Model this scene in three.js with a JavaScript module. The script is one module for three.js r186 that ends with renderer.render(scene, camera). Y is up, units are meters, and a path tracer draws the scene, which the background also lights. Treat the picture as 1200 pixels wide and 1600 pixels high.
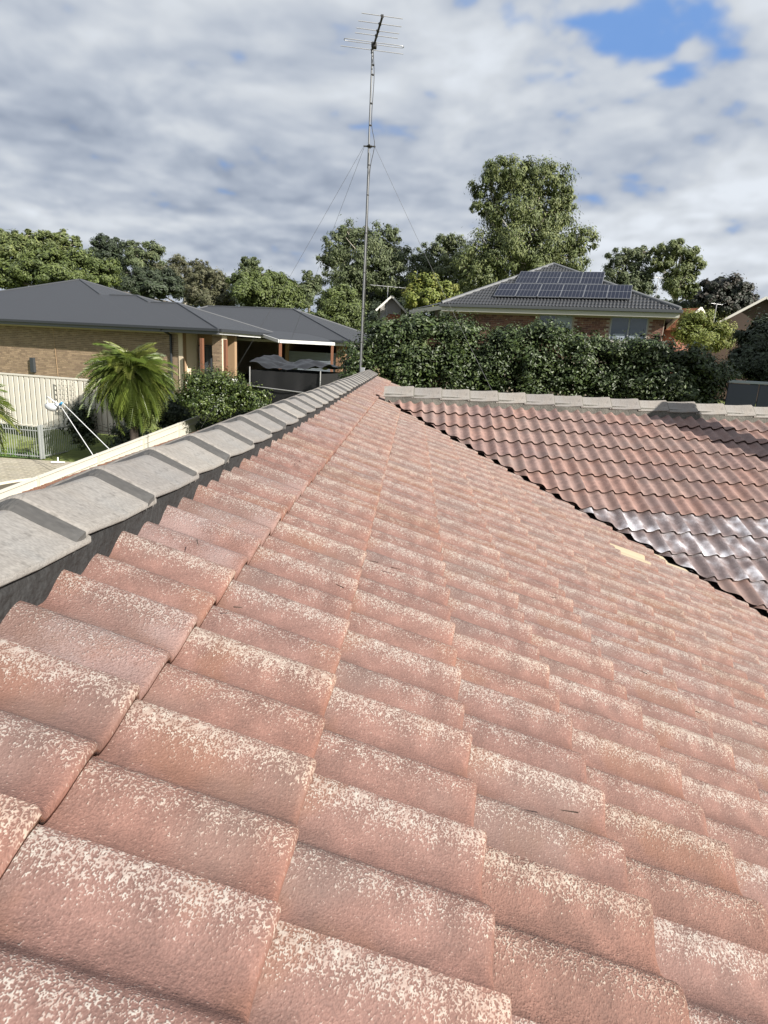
import * as THREE from 'three';
import { mergeGeometries } from 'three/addons/utils/BufferGeometryUtils.js';
import { RoundedBoxGeometry } from 'three/addons/geometries/RoundedBoxGeometry.js';

// ---------------------------------------------------------------- camera, sky, sun, exposure
const scene = new THREE.Scene();
const camera = new THREE.PerspectiveCamera(78.74, 0.75, 0.05, 3000);
camera.position.set(0.876, 0.466, 0);
camera.rotation.order = 'YXZ';
camera.rotation.set(-0.2512, 0.0334, 0.0537);
const renderer = new THREE.WebGLRenderer({ antialias: true });
renderer.toneMapping = THREE.LinearToneMapping;
renderer.toneMappingExposure = 1.85;
renderer.shadowMap.enabled = true;
renderer.shadowMap.type = THREE.PCFSoftShadowMap;

const SUN_AZ = 50 * Math.PI / 180, SUN_EL = 31 * Math.PI / 180;   // behind the viewer's right shoulder
const sunDir = new THREE.Vector3(Math.cos(SUN_EL) * Math.sin(SUN_AZ), Math.sin(SUN_EL), Math.cos(SUN_EL) * Math.cos(SUN_AZ));
const sun = new THREE.DirectionalLight(new THREE.Color().setRGB(1, 0.945, 0.865), 5);
sun.position.copy(sunDir).multiplyScalar(140).add(new THREE.Vector3(0, 0, -30));
sun.target.position.set(0, 0, -30);
sun.castShadow = true;
sun.shadow.mapSize.set(4096, 4096);
Object.assign(sun.shadow.camera, { left: -70, right: 70, top: 70, bottom: -70, near: 1, far: 320 });
scene.add(sun, sun.target);

// seeded random numbers and noise
function rng(seed) { let a = seed >>> 0; return () => { a = (a + 0x6D2B79F5) | 0; let t = Math.imul(a ^ (a >>> 15), 1 | a); t = (t + Math.imul(t ^ (t >>> 7), 61 | t)) ^ t; return ((t ^ (t >>> 14)) >>> 0) / 4294967296; }; }
const LAT = (() => { const r = rng(11), a = new Float32Array(65536); for (let i = 0; i < 65536; i++) a[i] = r(); return a; })();
function vnoise(x, y, px, py, seed) {            // value noise, periodic when px, py are given
  let xi = Math.floor(x), yi = Math.floor(y); let fx = x - xi, fy = y - yi; fx = fx * fx * (3 - 2 * fx); fy = fy * fy * (3 - 2 * fy);
  let x1 = xi + 1, y1 = yi + 1;
  if (px) { xi = ((xi % px) + px) % px; x1 = ((x1 % px) + px) % px; yi = ((yi % py) + py) % py; y1 = ((y1 % py) + py) % py; }
  const h = (a, b) => LAT[(Math.imul(a, 73) + Math.imul(b, 1459) + Math.imul(seed, 2833) + Math.imul(a ^ seed, b * 7 + 13)) & 65535];
  const a = h(xi, yi), b = h(x1, yi), c = h(xi, y1), d = h(x1, y1);
  return a + (b - a) * fx + (c - a) * fy + (a - b - c + d) * fx * fy;
}
function fbm(x, y, oct, seed, px, py) { let s = 0, w = 0.5, t = 0; for (let i = 0; i < oct; i++) { s += w * vnoise(x, y, px, py, seed + i * 17); t += w; x *= 2; y *= 2; if (px) { px *= 2; py *= 2; } w *= 0.5; } return s / t; }
const clamp = (v, a = 0, b = 1) => Math.min(b, Math.max(a, v));
const sstep = (a, b, t) => { t = clamp((t - a) / (b - a)); return t * t * (3 - 2 * t); };
const lerp = (a, b, t) => a + (b - a) * t;

// a broken layer of stratocumulus, with blue showing through where it is thin
{
  const W = 2048, H = 1024, data = new Float32Array(W * H * 4);
  const K = 1 / 1.85;
  for (let j = 0; j < H; j++) {
    const el = ((j + 0.5) / H - 0.5) * Math.PI, sy = Math.sin(el), cy = Math.cos(el);
    for (let i = 0; i < W; i++) {
      const az = ((i + 0.5) / W - 0.5) * 2 * Math.PI, dx = Math.cos(az) * cy, dz = Math.sin(az) * cy;
      const o = (j * W + i) * 4; let r, g, b;
      if (sy < -0.02) { r = 0.10; g = 0.10; b = 0.09; }
      else {
        const inv = 1 / (Math.max(sy, 0) + 0.18), px = dx * inv, pz = dz * inv;
        const wx = fbm(px * 1.6 + 7, pz * 1.6, 3, 5) - 0.5, wz = fbm(px * 1.6, pz * 1.6 + 9, 3, 6) - 0.5;
        const n1 = fbm(px * 0.7 + 3.2 + wx * 0.4, pz * 1.1 + 1.7, 3, 21), n2 = fbm(px * 3.2 + wx * 1.5 + 4, pz * 4.3 + wz * 1.5, 5, 31), n3 = fbm(px * 11 + wx * 3, pz * 13 + wz * 3, 5, 41);
        const gap = Math.exp(-(Math.pow((px - 0.44) / 0.27, 2) + Math.pow((pz + 1.58) / 0.25, 2)));
        const cover = 1 - 0.92 * sstep(0.55, 0.78, n2 * 0.42 + n3 * 0.62 + gap * 0.215 - 0.11);
        const thick = 0.36 * n1 + 0.40 * n2 + 0.24 * n3;
        const east = sstep(-1.0, 1.1, px);                       // thinner towards the sun's side
        const lum = clamp(0.595 + (0.5 - thick) * 1.22 + 0.17 * (east - 0.4), 0.3, 0.84);
        const warm = clamp((lum - 0.33) / 0.36);
        const cr = lum * lerp(0.78, 0.94, warm), cg = lum * lerp(0.925, 1.0, warm), cb = lum * lerp(1.20, 1.08, warm);
        const hz = sstep(0.35, 0.0, sy);
        const br = lerp(0.17, 0.34, hz), bg = lerp(0.35, 0.47, hz), bb = lerp(0.74, 0.70, hz);
        r = lerp(br, cr, cover); g = lerp(bg, cg, cover); b = lerp(bb, cb, cover);
      }
      data[o] = r * K; data[o + 1] = g * K; data[o + 2] = b * K; data[o + 3] = 1;
    }
  }
  const sky = new THREE.DataTexture(data, W, H, THREE.RGBAFormat, THREE.FloatType);
  sky.mapping = THREE.EquirectangularReflectionMapping; sky.magFilter = THREE.LinearFilter; sky.minFilter = THREE.LinearFilter;
  sky.wrapS = THREE.RepeatWrapping; sky.needsUpdate = true;
  scene.background = sky; scene.environment = sky;
}

// ---------------------------------------------------------------- helpers
const used = {};
const numbered = n => { if (!(n in used)) { used[n] = 0; return n; } used[n]++; return n + '_' + String(used[n]).padStart(3, '0'); };
function M(name, geo, mat, parent) { const m = new THREE.Mesh(geo, mat); m.name = name; m.castShadow = m.receiveShadow = true; (parent || scene).add(m); return m; }
function thing(name, label, category, pos = [0, 0, 0], turn = 0, group) {
  const g = new THREE.Group(); g.name = numbered(name); g.position.set(...pos); g.rotation.y = turn;
  g.userData = { label, category }; if (group) g.userData.group = group; scene.add(g); return g;
}
function structure(o, label) { o.userData.kind = 'structure'; if (label) o.userData.label = label; return o; }
const V = (x, y, z) => new THREE.Vector3(x, y, z);
const lin = (r, g, b) => new THREE.Color().setRGB(r, g, b);
function mat(r, g, b, rough = 0.8, extra = {}) { return new THREE.MeshStandardMaterial({ color: lin(r, g, b), roughness: rough, ...extra }); }
function box(w, h, d, x = 0, y = 0, z = 0) { const g = new THREE.BoxGeometry(w, h, d); g.translate(x, y, z); return g; }
function rbox(w, h, d, r, x = 0, y = 0, z = 0) { const g = new RoundedBoxGeometry(w, h, d, 2, r); g.translate(x, y, z); return g; }
function bar(a, b, r, seg = 8, r2 = r) {           // round bar from a to b
  const A = V(...a), B = V(...b), L = A.distanceTo(B), g = new THREE.CylinderGeometry(r2, r, L, seg);
  g.applyQuaternion(new THREE.Quaternion().setFromUnitVectors(V(0, 1, 0), B.clone().sub(A).normalize()));
  const c = A.add(B).multiplyScalar(0.5); g.translate(c.x, c.y, c.z); return g;
}
function beam(a, b, w, h) {                        // square section bar from a to b
  const A = V(...a), B = V(...b), L = A.distanceTo(B), g = new THREE.BoxGeometry(w, h, L);
  const m = new THREE.Matrix4().lookAt(B, A, V(0, 1, 0)); g.applyMatrix4(m);
  const c = A.add(B).multiplyScalar(0.5); g.translate(c.x, c.y, c.z); return g;
}
function tube(pts, r, seg = 24, rs = 6) { return new THREE.TubeGeometry(new THREE.CatmullRomCurve3(pts.map(p => V(...p))), seg, r, rs, false); }
function poly(faces, uvOf) {                       // planar polygons: list of arrays of [x,y,z]
  const P = [], U = [];
  for (const f of faces) for (let i = 1; i + 1 < f.length; i++) for (const k of [f[0], f[i], f[i + 1]]) { P.push(...k); const q = uvOf ? uvOf(k, f) : [k[0], k[2]]; U.push(q[0], q[1]); }
  const g = new THREE.BufferGeometry(); g.setAttribute('position', new THREE.Float32BufferAttribute(P, 3)); g.setAttribute('uv', new THREE.Float32BufferAttribute(U, 2)); g.computeVertexNormals(); return g;
}
function merged(list) { return mergeGeometries(list.map(g => { const k = g.index ? g.toNonIndexed() : g; for (const n of Object.keys(k.attributes)) if (!['position', 'normal', 'uv'].includes(n)) k.deleteAttribute(n); return k; })); }
function tex8(W, H, fn, srgb, repeat = true) {     // fn(x, y) -> [r,g,b] in 0..255
  const d = new Uint8Array(W * H * 4);
  for (let j = 0; j < H; j++) for (let i = 0; i < W; i++) { const c = fn(i, j), o = (j * W + i) * 4; d[o] = clamp(c[0], 0, 255); d[o + 1] = clamp(c[1], 0, 255); d[o + 2] = clamp(c[2], 0, 255); d[o + 3] = 255; }
  const t = new THREE.DataTexture(d, W, H, THREE.RGBAFormat); t.magFilter = THREE.LinearFilter; t.minFilter = THREE.LinearMipmapLinearFilter; t.generateMipmaps = true;
  if (repeat) t.wrapS = t.wrapT = THREE.RepeatWrapping; if (srgb) t.colorSpace = THREE.SRGBColorSpace; t.needsUpdate = true; return t;
}
// ground height: our yard low, the land climbing behind
function ground(x, z) {
  const d = -z;
  return -4.4 + 0.05 * clamp(d - 12, 0, 10) + 2.1 * sstep(22, 30, d) + 0.06 * clamp(d - 30, 0, 60) + 0.03 * clamp(d - 90, 0, 300);
}
// ---------------------------------------------------------------- surface textures (colour and grain only)
const TS = 2048, TM = 1.2;                          // tile print covers 1.2 m x 1.2 m: four tile widths
function tileMaps(opt) {
  const col = new Uint8Array(TS * TS * 4), bmp = new Uint8Array(TS * TS * 4);
  for (let j = 0; j < TS; j++) {
    const v = j / TS;
    for (let i = 0; i < TS; i++) {
      const u = i / TS, o = (j * TS + i) * 4;
      const big = fbm(u * 6, v * 6, 3, 3, 6, 6), med = fbm(u * 28, v * 28, 3, 9, 28, 28);
      const grit = vnoise(u * 470, v * 440, 470, 440, 15) * 0.7 + vnoise(u * 280 + 0.3, v * 270, 280, 270, 25) * 0.3, fine = vnoise(u * 820, v * 800, 820, 800, 19);
      const s = ((u * 8) % 1);                      // 0 at a crest, two crests a tile
      const lap = 0.5 + 0.5 * Math.cos(2 * Math.PI * (u * 4 + 0.05)), crest = Math.pow(0.5 + 0.5 * Math.cos(2 * Math.PI * (s + 0.08)), 1.7) * lerp(0.80, 1.06, lap);
      const dens = crest * opt.crest + (big - 0.5) * 0.55 + (med - 0.5) * 0.45 + opt.bias;
      const speck = sstep(0.0, 0.12, grit * 0.52 + fine * 0.48 - (0.74 - dens * 0.26));
      const rust = sstep(0.56, 0.78, fbm(u * 9 + 3, v * 9, 4, 53, 9, 9)) * opt.rust;
      const grey = sstep(0.55, 0.75, fbm(u * 7, v * 5 + 2, 3, 67, 7, 5)) * opt.grey;
      let r = opt.c[0], g = opt.c[1], b = opt.c[2];
      const k = 0.86 + 0.28 * med + (fine - 0.5) * 0.16 + (grit - 0.5) * 0.14; r *= k; g *= k; b *= k;
      r = lerp(r, opt.r[0], rust); g = lerp(g, opt.r[1], rust); b = lerp(b, opt.r[2], rust);
      r = lerp(r, opt.g[0], grey); g = lerp(g, opt.g[1], grey); b = lerp(b, opt.g[2], grey);
      const m = speck * opt.speck * (0.45 + 0.75 * vnoise(u * 190 + 5, v * 180, 190, 180, 37)); r = lerp(r, opt.w[0], m); g = lerp(g, opt.w[1], m); b = lerp(b, opt.w[2], m);
      if (opt.film) { const f = sstep(0.42, 0.72, fbm(u * 10, v * 7, 4, 81, 10, 7) * 0.8 + fine * 0.2) * opt.film; r = lerp(r, opt.f[0], f); g = lerp(g, opt.f[1], f); b = lerp(b, opt.f[2], f); }
      col[o] = clamp(r, 0, 255); col[o + 1] = clamp(g, 0, 255); col[o + 2] = clamp(b, 0, 255); col[o + 3] = 255;
      const h = 90 + (grit - 0.5) * 120 + (fine - 0.5) * 60 + speck * 50 + (med - 0.5) * 30;
      bmp[o] = bmp[o + 1] = bmp[o + 2] = clamp(h, 0, 255); bmp[o + 3] = 255;
    }
  }
  const mk = (d, srgb) => { const t = new THREE.DataTexture(d, TS, TS, THREE.RGBAFormat); t.magFilter = THREE.LinearFilter; t.minFilter = THREE.LinearMipmapLinearFilter; t.generateMipmaps = true; t.wrapS = t.wrapT = THREE.RepeatWrapping; if (srgb) t.colorSpace = THREE.SRGBColorSpace; t.needsUpdate = true; return t; };
  return [mk(col, true), mk(bmp, false)];
}
const [tileCol, tileBmp] = tileMaps({ c: [113, 85, 77], w: [158, 152, 144], r: [114, 80, 62], g: [101, 87, 82], crest: 1.22, bias: -0.07, speck: 0.85, rust: 0.40, grey: 0.40 });
const tileTones = [[1, 1, 1], [1.04, 1.03, 1.02], [0.96, 0.95, 0.955], [1.02, 0.985, 0.955], [0.99, 1.0, 1.015]];
const tileMats = tileTones.map(t => new THREE.MeshStandardMaterial({ color: lin(...t), map: tileCol, bumpMap: tileBmp, bumpScale: 0.0019, roughness: 0.74, vertexColors: true }));
const tileOrange = new THREE.MeshStandardMaterial({ color: lin(1.0, 0.955, 0.90), map: tileCol, bumpMap: tileBmp, bumpScale: 0.003, roughness: 0.8, vertexColors: true });
const tileCream = new THREE.MeshStandardMaterial({ color: lin(0.36, 0.30, 0.21), bumpMap: tileBmp, bumpScale: 0.002, roughness: 0.8, vertexColors: true });

// small general maps
const grainBmp = tex8(512, 512, (i, j) => { const h = fbm(i / 8, j / 8, 4, 5, 64, 64) * 255; return [h, h, h]; });
const blotch = tex8(512, 512, (i, j) => { const a = fbm(i / 64, j / 64, 5, 8, 8, 8), b = vnoise(i / 3, j / 3, 171, 171, 4); const v = 205 + (a - 0.5) * 90 + (b - 0.5) * 26; return [v, v * 0.99, v * 0.97]; }, true);
const capCol = tex8(1024, 1024, (i, j) => {
  const a = fbm(i / 128, j / 128, 5, 12, 8, 8), b = vnoise(i / 3, j / 3, 341, 341, 6), st = fbm(i / 10, j / 180, 3, 17, 102, 6), warm = fbm(i / 90 + 5, j / 90, 3, 44, 11, 11);
  const v = 157 + (a - 0.5) * 20 + (b - 0.5) * 26 + (st - 0.5) * 16; const w = (warm - 0.5) * 22; const d = sstep(0.70, 0.8, fbm(i / 20, j / 20, 3, 71, 51, 51)) * 40;
  return [v + 3 + w * 0.3 - d * 0.4, v - 1 - d * 0.4, v - 4 - w * 0.3 - d * 0.4];
}, true);
const capMats = [[0.62, 0.61, 0.585], [0.67, 0.655, 0.62], [0.57, 0.56, 0.545]].map(t => new THREE.MeshStandardMaterial({ color: lin(...t), map: capCol, bumpMap: grainBmp, bumpScale: 0.002, roughness: 0.85 }));
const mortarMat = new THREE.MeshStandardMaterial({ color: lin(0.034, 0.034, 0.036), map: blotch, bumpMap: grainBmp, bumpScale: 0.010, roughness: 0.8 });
const pointMat = new THREE.MeshStandardMaterial({ color: lin(0.115, 0.114, 0.115), map: blotch, bumpMap: grainBmp, bumpScale: 0.004, roughness: 0.8 });
const paleMortar = new THREE.MeshStandardMaterial({ color: lin(0.16, 0.155, 0.14), map: blotch, bumpMap: grainBmp, bumpScale: 0.008, roughness: 0.9 });
const [filmCol] = tileMaps({ c: [112, 83, 75], w: [152, 146, 139], r: [118, 81, 62], g: [104, 90, 85], crest: 1.05, bias: -0.08, speck: 0.8, rust: 0.3, grey: 0.4, film: 0.38, f: [150, 142, 144] });
const tileFilm = new THREE.MeshStandardMaterial({ map: filmCol, bumpMap: tileBmp, bumpScale: 0.003, roughness: 0.7, vertexColors: true });
// ---------------------------------------------------------------- our own house: two tiled roofs meeting in a valley
const A = 0.3729, TA = Math.tan(A), CA = Math.cos(A), SA = Math.sin(A);
const GAUGE = 0.336, TL = 0.42, TW = 0.30, TH = 0.028, T0 = 0.453, LAPZ = 0.652;
const WZ = -8.73, WY = -0.12, VD = 9.04;            // wing ridge line and the valley's offset in plan
const CLIFT = TH / GAUGE, TB = -0.055;
const prof = s => { let q = s / 0.15; const odd = Math.abs(((s / 0.3) % 1 + 1) % 1 - 0.5) * 2; q -= Math.floor(q); return lerp(0.030, 0.038, odd) * (q < 0.30 ? 0.5 + 0.5 * Math.cos(Math.PI * q / 0.30) : q < 0.42 ? 0 : 0.5 - 0.5 * Math.cos(Math.PI * (q - 0.42) / 0.58)); };
function tileGeo({ nx = 20, undercut = 0, gap = 0.009, butt = [1.12, 0.82, 0.62], nose = 1, R = 0.012, ui = 0, vo = 0, seed = 1, fine = true }) {
  const r = rng(seed), wob = Array.from({ length: 6 }, () => (r() - 0.5) * 0.0015);
  const ss = []; const s1 = TW + 0.007; for (let i = 0; i <= nx; i++) ss.push(s1 * i / nx);
  const vs = fine ? [0.05, 0.2, 0.33, 0.40, 0.409, 0.4145, 0.418, 0.42] : [0.05, 0.24, 0.412, 0.42];
  const P = [], N = [], U = [], C = [], I = [];
  const wobble = s => { const q = s / s1 * 5, i = Math.min(4, Math.floor(q)); return lerp(wob[i], wob[i + 1], q - i); };
  const topY = (s, v) => { const n = v - (TL - R); return TB + TH + CLIFT * v + prof(s) + 0.005 * sstep(0.285, 0.305, s) - (n > 0 ? R - Math.sqrt(Math.max(0, R * R - n * n)) : 0); };
  const push = (x, y, z, u, v, c) => { P.push(x, y, z); U.push(u, v); C.push(...c); return P.length / 3 - 1; };
  const rows = [];
  for (const v of vs) { const e = nose * sstep(0.385, 0.42, v), c = [1 + 0.10 * e, 1 - 0.02 * e, 1 - 0.10 * e];
    rows.push(ss.map(s => push(s, topY(s, v), v + (v > 0.38 ? wobble(s) : 0), (s + TW * ui) / TM, (v + vo) / TM, c))); }
  for (let a = 0; a + 1 < rows.length; a++) for (let i = 0; i < nx; i++) I.push(rows[a][i], rows[a + 1][i], rows[a + 1][i + 1], rows[a][i], rows[a + 1][i + 1], rows[a][i + 1]);
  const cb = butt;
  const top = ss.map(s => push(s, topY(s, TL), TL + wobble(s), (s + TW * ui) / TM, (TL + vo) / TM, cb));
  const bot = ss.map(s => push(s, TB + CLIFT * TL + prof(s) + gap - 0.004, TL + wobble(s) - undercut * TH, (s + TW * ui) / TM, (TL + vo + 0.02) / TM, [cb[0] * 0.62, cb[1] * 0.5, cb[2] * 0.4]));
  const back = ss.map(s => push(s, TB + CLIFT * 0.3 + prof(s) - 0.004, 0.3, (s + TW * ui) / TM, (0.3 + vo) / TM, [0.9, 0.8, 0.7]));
  for (let i = 0; i < nx; i++) { I.push(top[i], bot[i], bot[i + 1], top[i], bot[i + 1], top[i + 1]); I.push(bot[i], back[i], back[i + 1], bot[i], back[i + 1], bot[i + 1]); }
  const e0 = vs.map(v => push(s1, topY(s1, v), v, (s1 + TW * ui) / TM, (v + vo) / TM, cb)), e1 = vs.map(v => push(s1, topY(s1, v) - 0.012, v, (s1 + TW * ui + 0.012) / TM, (v + vo) / TM, cb));
  for (let a = 0; a + 1 < vs.length; a++) I.push(e0[a], e0[a + 1], e1[a + 1], e0[a], e1[a + 1], e1[a]);
  const g = new THREE.BufferGeometry(); g.setAttribute('position', new THREE.Float32BufferAttribute(P, 3)); g.setAttribute('uv', new THREE.Float32BufferAttribute(U, 2)); g.setAttribute('color', new THREE.Float32BufferAttribute(C, 3)); g.setIndex(I); g.computeVertexNormals(); return g;
}
function clipGeo(geo, f) {                         // keep the side where f(x, y, z) > 0
  const g = geo.index ? geo.toNonIndexed() : geo, names = Object.keys(g.attributes), out = {}; names.forEach(n => out[n] = []);
  const cnt = g.attributes.position.count, pa = g.attributes.position.array;
  const get = i => { const o = {}; for (const n of names) { const a = g.attributes[n]; o[n] = Array.from(a.array.slice(i * a.itemSize, (i + 1) * a.itemSize)); } return o; };
  for (let t = 0; t < cnt; t += 3) {
    const d = [0, 1, 2].map(k => f(pa[(t + k) * 3], pa[(t + k) * 3 + 1], pa[(t + k) * 3 + 2]));
    if (d.every(q => q <= 0)) continue;
    const vs = [get(t), get(t + 1), get(t + 2)], res = [];
    for (let k = 0; k < 3; k++) { const a = vs[k], b = vs[(k + 1) % 3], da = d[k], db = d[(k + 1) % 3];
      if (da > 0) res.push(a);
      if ((da > 0) !== (db > 0)) { const w = da / (da - db), o = {}; for (const n of names) o[n] = a[n].map((q, i) => lerp(q, b[n][i], w)); res.push(o); } }
    for (let k = 1; k + 1 < res.length; k++) for (const q of [res[0], res[k], res[k + 1]]) for (const n of names) out[n].push(...q[n]);
  }
  if (!out.position.length) return null;
  const r = new THREE.BufferGeometry(); for (const n of names) r.setAttribute(n, new THREE.Float32BufferAttribute(out[n], g.attributes[n].itemSize)); return r;
}
const house = thing('tiled_house', 'house under faded terracotta tiled roofs with grey ridge capping, in the foreground', 'house');

function slopeFrame(name, origin, ex, ey, ez, sheet) {       // a roof slope: a sheet of sarking with the tiles as its pieces
  const m = new THREE.Matrix4().makeBasis(V(...ex), V(...ey), V(...ez)).setPosition(...origin);
  const o = M(name, sheet, sarking, house); o.matrix.copy(m); o.matrix.decompose(o.position, o.quaternion, o.scale); return o;
}
const sarking = mat(0.05, 0.045, 0.04, 0.9);
const sheetGeo = (x0, x1, v0, v1, clip) => { const n = 40, L = []; const g = new THREE.PlaneGeometry(x1 - x0, v1 - v0, n, n); g.rotateX(-Math.PI / 2); g.translate((x0 + x1) / 2, -0.075, (v0 + v1) / 2); return clip ? clipGeo(g, clip) : g; };
camera.updateMatrixWorld(true); camera.updateProjectionMatrix();
const camInv = camera.matrixWorld.clone().invert();
function inView(p) { const q = p.clone().applyMatrix4(camInv); if (q.z > -0.1) return -1; const f = 0.8206, x = q.x / -q.z / (f * 0.75), y = q.y / -q.z / f; return (Math.abs(x) < 1.06 && Math.abs(y) < 1.06) ? q.length() : -1; }
function layTiles(slope, label, { x0, cols, courses, clip, geosHi, geosLo, matOf, keep = 300, seed, nearCut = 7 }) {
  const r = rng(seed), list = [], W = slope.matrix;
  for (let k = courses[0]; k <= courses[1]; k++) for (let i = cols[0]; i <= cols[1]; i++) {
    const X = x0 + TW * i, v = T0 + GAUGE * k - TL, corners = [[X, v + 0.05], [X + TW, v + 0.05], [X, v + TL], [X + TW, v + TL]];
    let cut = false, out = false;
    if (clip) { const d = corners.map(c => clip(c[0], 0, c[1])); if (d.every(q => q <= 0)) out = true; else cut = d.some(q => q <= 0.02); }
    const rnd = [r(), r(), r(), r(), r()]; if (out) continue;
    const dist = inView(V(X + 0.15, 0, v + 0.35).applyMatrix4(W));
    list.push({ X, v, k, i, cut, dist, rnd });
  }
  const vis = list.filter(t => t.dist > 0).sort((a, b) => a.dist - b.dist).slice(0, keep), set = new Set(vis), rest = [];
  for (const t of list) {
    const near = t.dist > 0 && t.dist < nearCut, bank = near ? geosHi : geosLo;
    let g = bank[Math.floor(t.rnd[0] * bank.length)];
    const off = [t.X + (t.rnd[1] - 0.5) * 0.003, (t.rnd[2] - 0.5) * 0.002, t.v + (t.rnd[3] - 0.5) * 0.003];
    if (t.cut) { g = clipGeo(g, (x, y, z) => clip(x + off[0], y, z + off[2])); if (!g) continue; }
    const mt = matOf(t);
    if (set.has(t)) { const m = M('roof_tile', g, mt, slope); m.position.set(...off); m.rotation.y = (t.rnd[4] - 0.5) * 0.006; }
    else { const q = (g.index ? g.toNonIndexed() : g.clone()); q.translate(...off); rest.push(q); }
  }
  if (rest.length) { const m = M('far_roof_tiles', mergeGeometries(rest), tileMats[0], slope); m.userData.kind = 'stuff'; if (label) m.userData.label = label; }
}
const bank = (n, o) => Array.from({ length: n }, (_, i) => tileGeo({ ...o, ui: i % 4, vo: (i * 0.37) % 1.2, seed: 100 + i }));
const hi = bank(10, { nx: 28, fine: true }), lo = bank(8, { nx: 14, fine: false }), plain = bank(2, { nx: 6, fine: false });
// main slope, falling to the right of the ridge
const mainClip = (x, y, v) => VD + WZ + 0.05 + Math.abs(x + WZ) - v * CA;
const mainSlope = slopeFrame('main_slope', [0, 0, 0], [0, 0, -1], [SA, CA, 0], [CA, -SA, 0], sheetGeo(-5, 13.3, 0.1, 5.7, (x, y, v) => VD + WZ - 0.02 + Math.abs(x + WZ) - v * CA));
const creamSpots = [];
layTiles(mainSlope, null, { x0: LAPZ, cols: [-18, 41], courses: [0, 15], clip: mainClip, geosHi: hi, geosLo: lo, keep: 300, seed: 77, nearCut: 8,
  matOf: t => (t.k === 8 && t.i === 14) || (t.k === 10 && t.i === 16) ? tileCream : (t.k === 0 && t.rnd[3] < 0.2 + t.i * 0.03) || (t.k < 3 && t.i > 28 + t.k * 3) ? tileFilm : (t.rnd[1] * 7.31 + t.rnd[2] * 3.7) % 1 < 0.10 ? tileOrange : tileMats[Math.floor((t.rnd[1] * 91.7 + t.rnd[2] * 57.3 + t.rnd[4] * 31.1) * 10) % tileMats.length] });
// other side of the main ridge
const backSlope = slopeFrame('rear_slope', [0, 0, 0], [0, 0, 1], [-SA, CA, 0], [-CA, -SA, 0], sheetGeo(-13.3, 5, 0.1, 5.7));
layTiles(backSlope, null, { x0: -13.2, cols: [0, 60], courses: [0, 15], clip: null, geosHi: plain, geosLo: plain, keep: 0, seed: 78, matOf: () => tileMats[0] });
// wing slope facing the viewer
const [wingCol, wingBmp] = tileMaps({ c: [134, 111, 104], w: [166, 154, 147], r: [130, 102, 91], g: [124, 108, 103], crest: 0.5, bias: -0.12, speck: 0.5, rust: 0.35, grey: 0.5 });
const wingMats = [[1, 1, 1], [1.06, 0.98, 0.94], [0.90, 0.88, 0.90], [1.02, 1.03, 1.02]].map(t => new THREE.MeshStandardMaterial({ color: lin(...t), map: wingCol, bumpMap: wingBmp, bumpScale: 0.0015, roughness: 0.75, vertexColors: true }));
const [paleFilmCol, paleFilmBmp] = tileMaps({ c: [116, 102, 100], w: [205, 205, 206], r: [116, 98, 92], g: [110, 104, 106], crest: 0.4, bias: -0.02, speck: 0.7, rust: 0.2, grey: 0.4, film: 0.95, f: [206, 205, 210] });  // whitish grainy film mixed into the tile colour of these courses
const paleFilmMat = new THREE.MeshStandardMaterial({ map: paleFilmCol, bumpMap: paleFilmBmp, bumpScale: 0.0012, roughness: 0.40, vertexColors: true });
const darkTile = new THREE.MeshStandardMaterial({ color: lin(0.035, 0.033, 0.04), bumpMap: wingBmp, bumpScale: 0.001, roughness: 0.6, vertexColors: true });
const wingClip = (x, y, v) => x - v * CA - (VD + WZ + 0.11);
const wingSlope = slopeFrame('wing_slope', [0, WY, WZ], [1, 0, 0], [0, CA, SA], [0, -SA, CA], sheetGeo(0.2, 10, 0.1, 5.7, (x, y, v) => x - v * CA - (VD + WZ + 0.1)));
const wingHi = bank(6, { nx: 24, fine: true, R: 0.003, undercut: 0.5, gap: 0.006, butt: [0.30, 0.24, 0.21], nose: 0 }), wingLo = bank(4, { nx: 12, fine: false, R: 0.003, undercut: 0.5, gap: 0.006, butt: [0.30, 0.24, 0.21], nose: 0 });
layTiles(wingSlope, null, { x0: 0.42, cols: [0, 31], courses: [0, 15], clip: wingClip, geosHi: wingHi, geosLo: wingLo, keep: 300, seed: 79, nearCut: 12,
  matOf: t => t.k >= 7 && t.k <= 9 + (t.rnd[2] > 0.5 ? 1 : 0) ? paleFilmMat : wingMats[Math.floor((t.rnd[1] * 91.7 + t.rnd[2] * 57.3 + t.rnd[4] * 31.1) * 10) % wingMats.length] });
const wingBack = slopeFrame('wing_rear_slope', [0, WY, WZ], [-1, 0, 0], [0, CA, -SA], [0, -SA, -CA], sheetGeo(-10, -0.4, 0.1, 4.4, (x, y, v) => -x - v * CA - 0.4));
layTiles(wingBack, null, { x0: -9.9, cols: [0, 31], courses: [0, 11], clip: (x, y, v) => -x - v * CA - 0.45, geosHi: plain, geosLo: plain, keep: 0, seed: 80, matOf: () => tileMats[0] });

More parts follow.
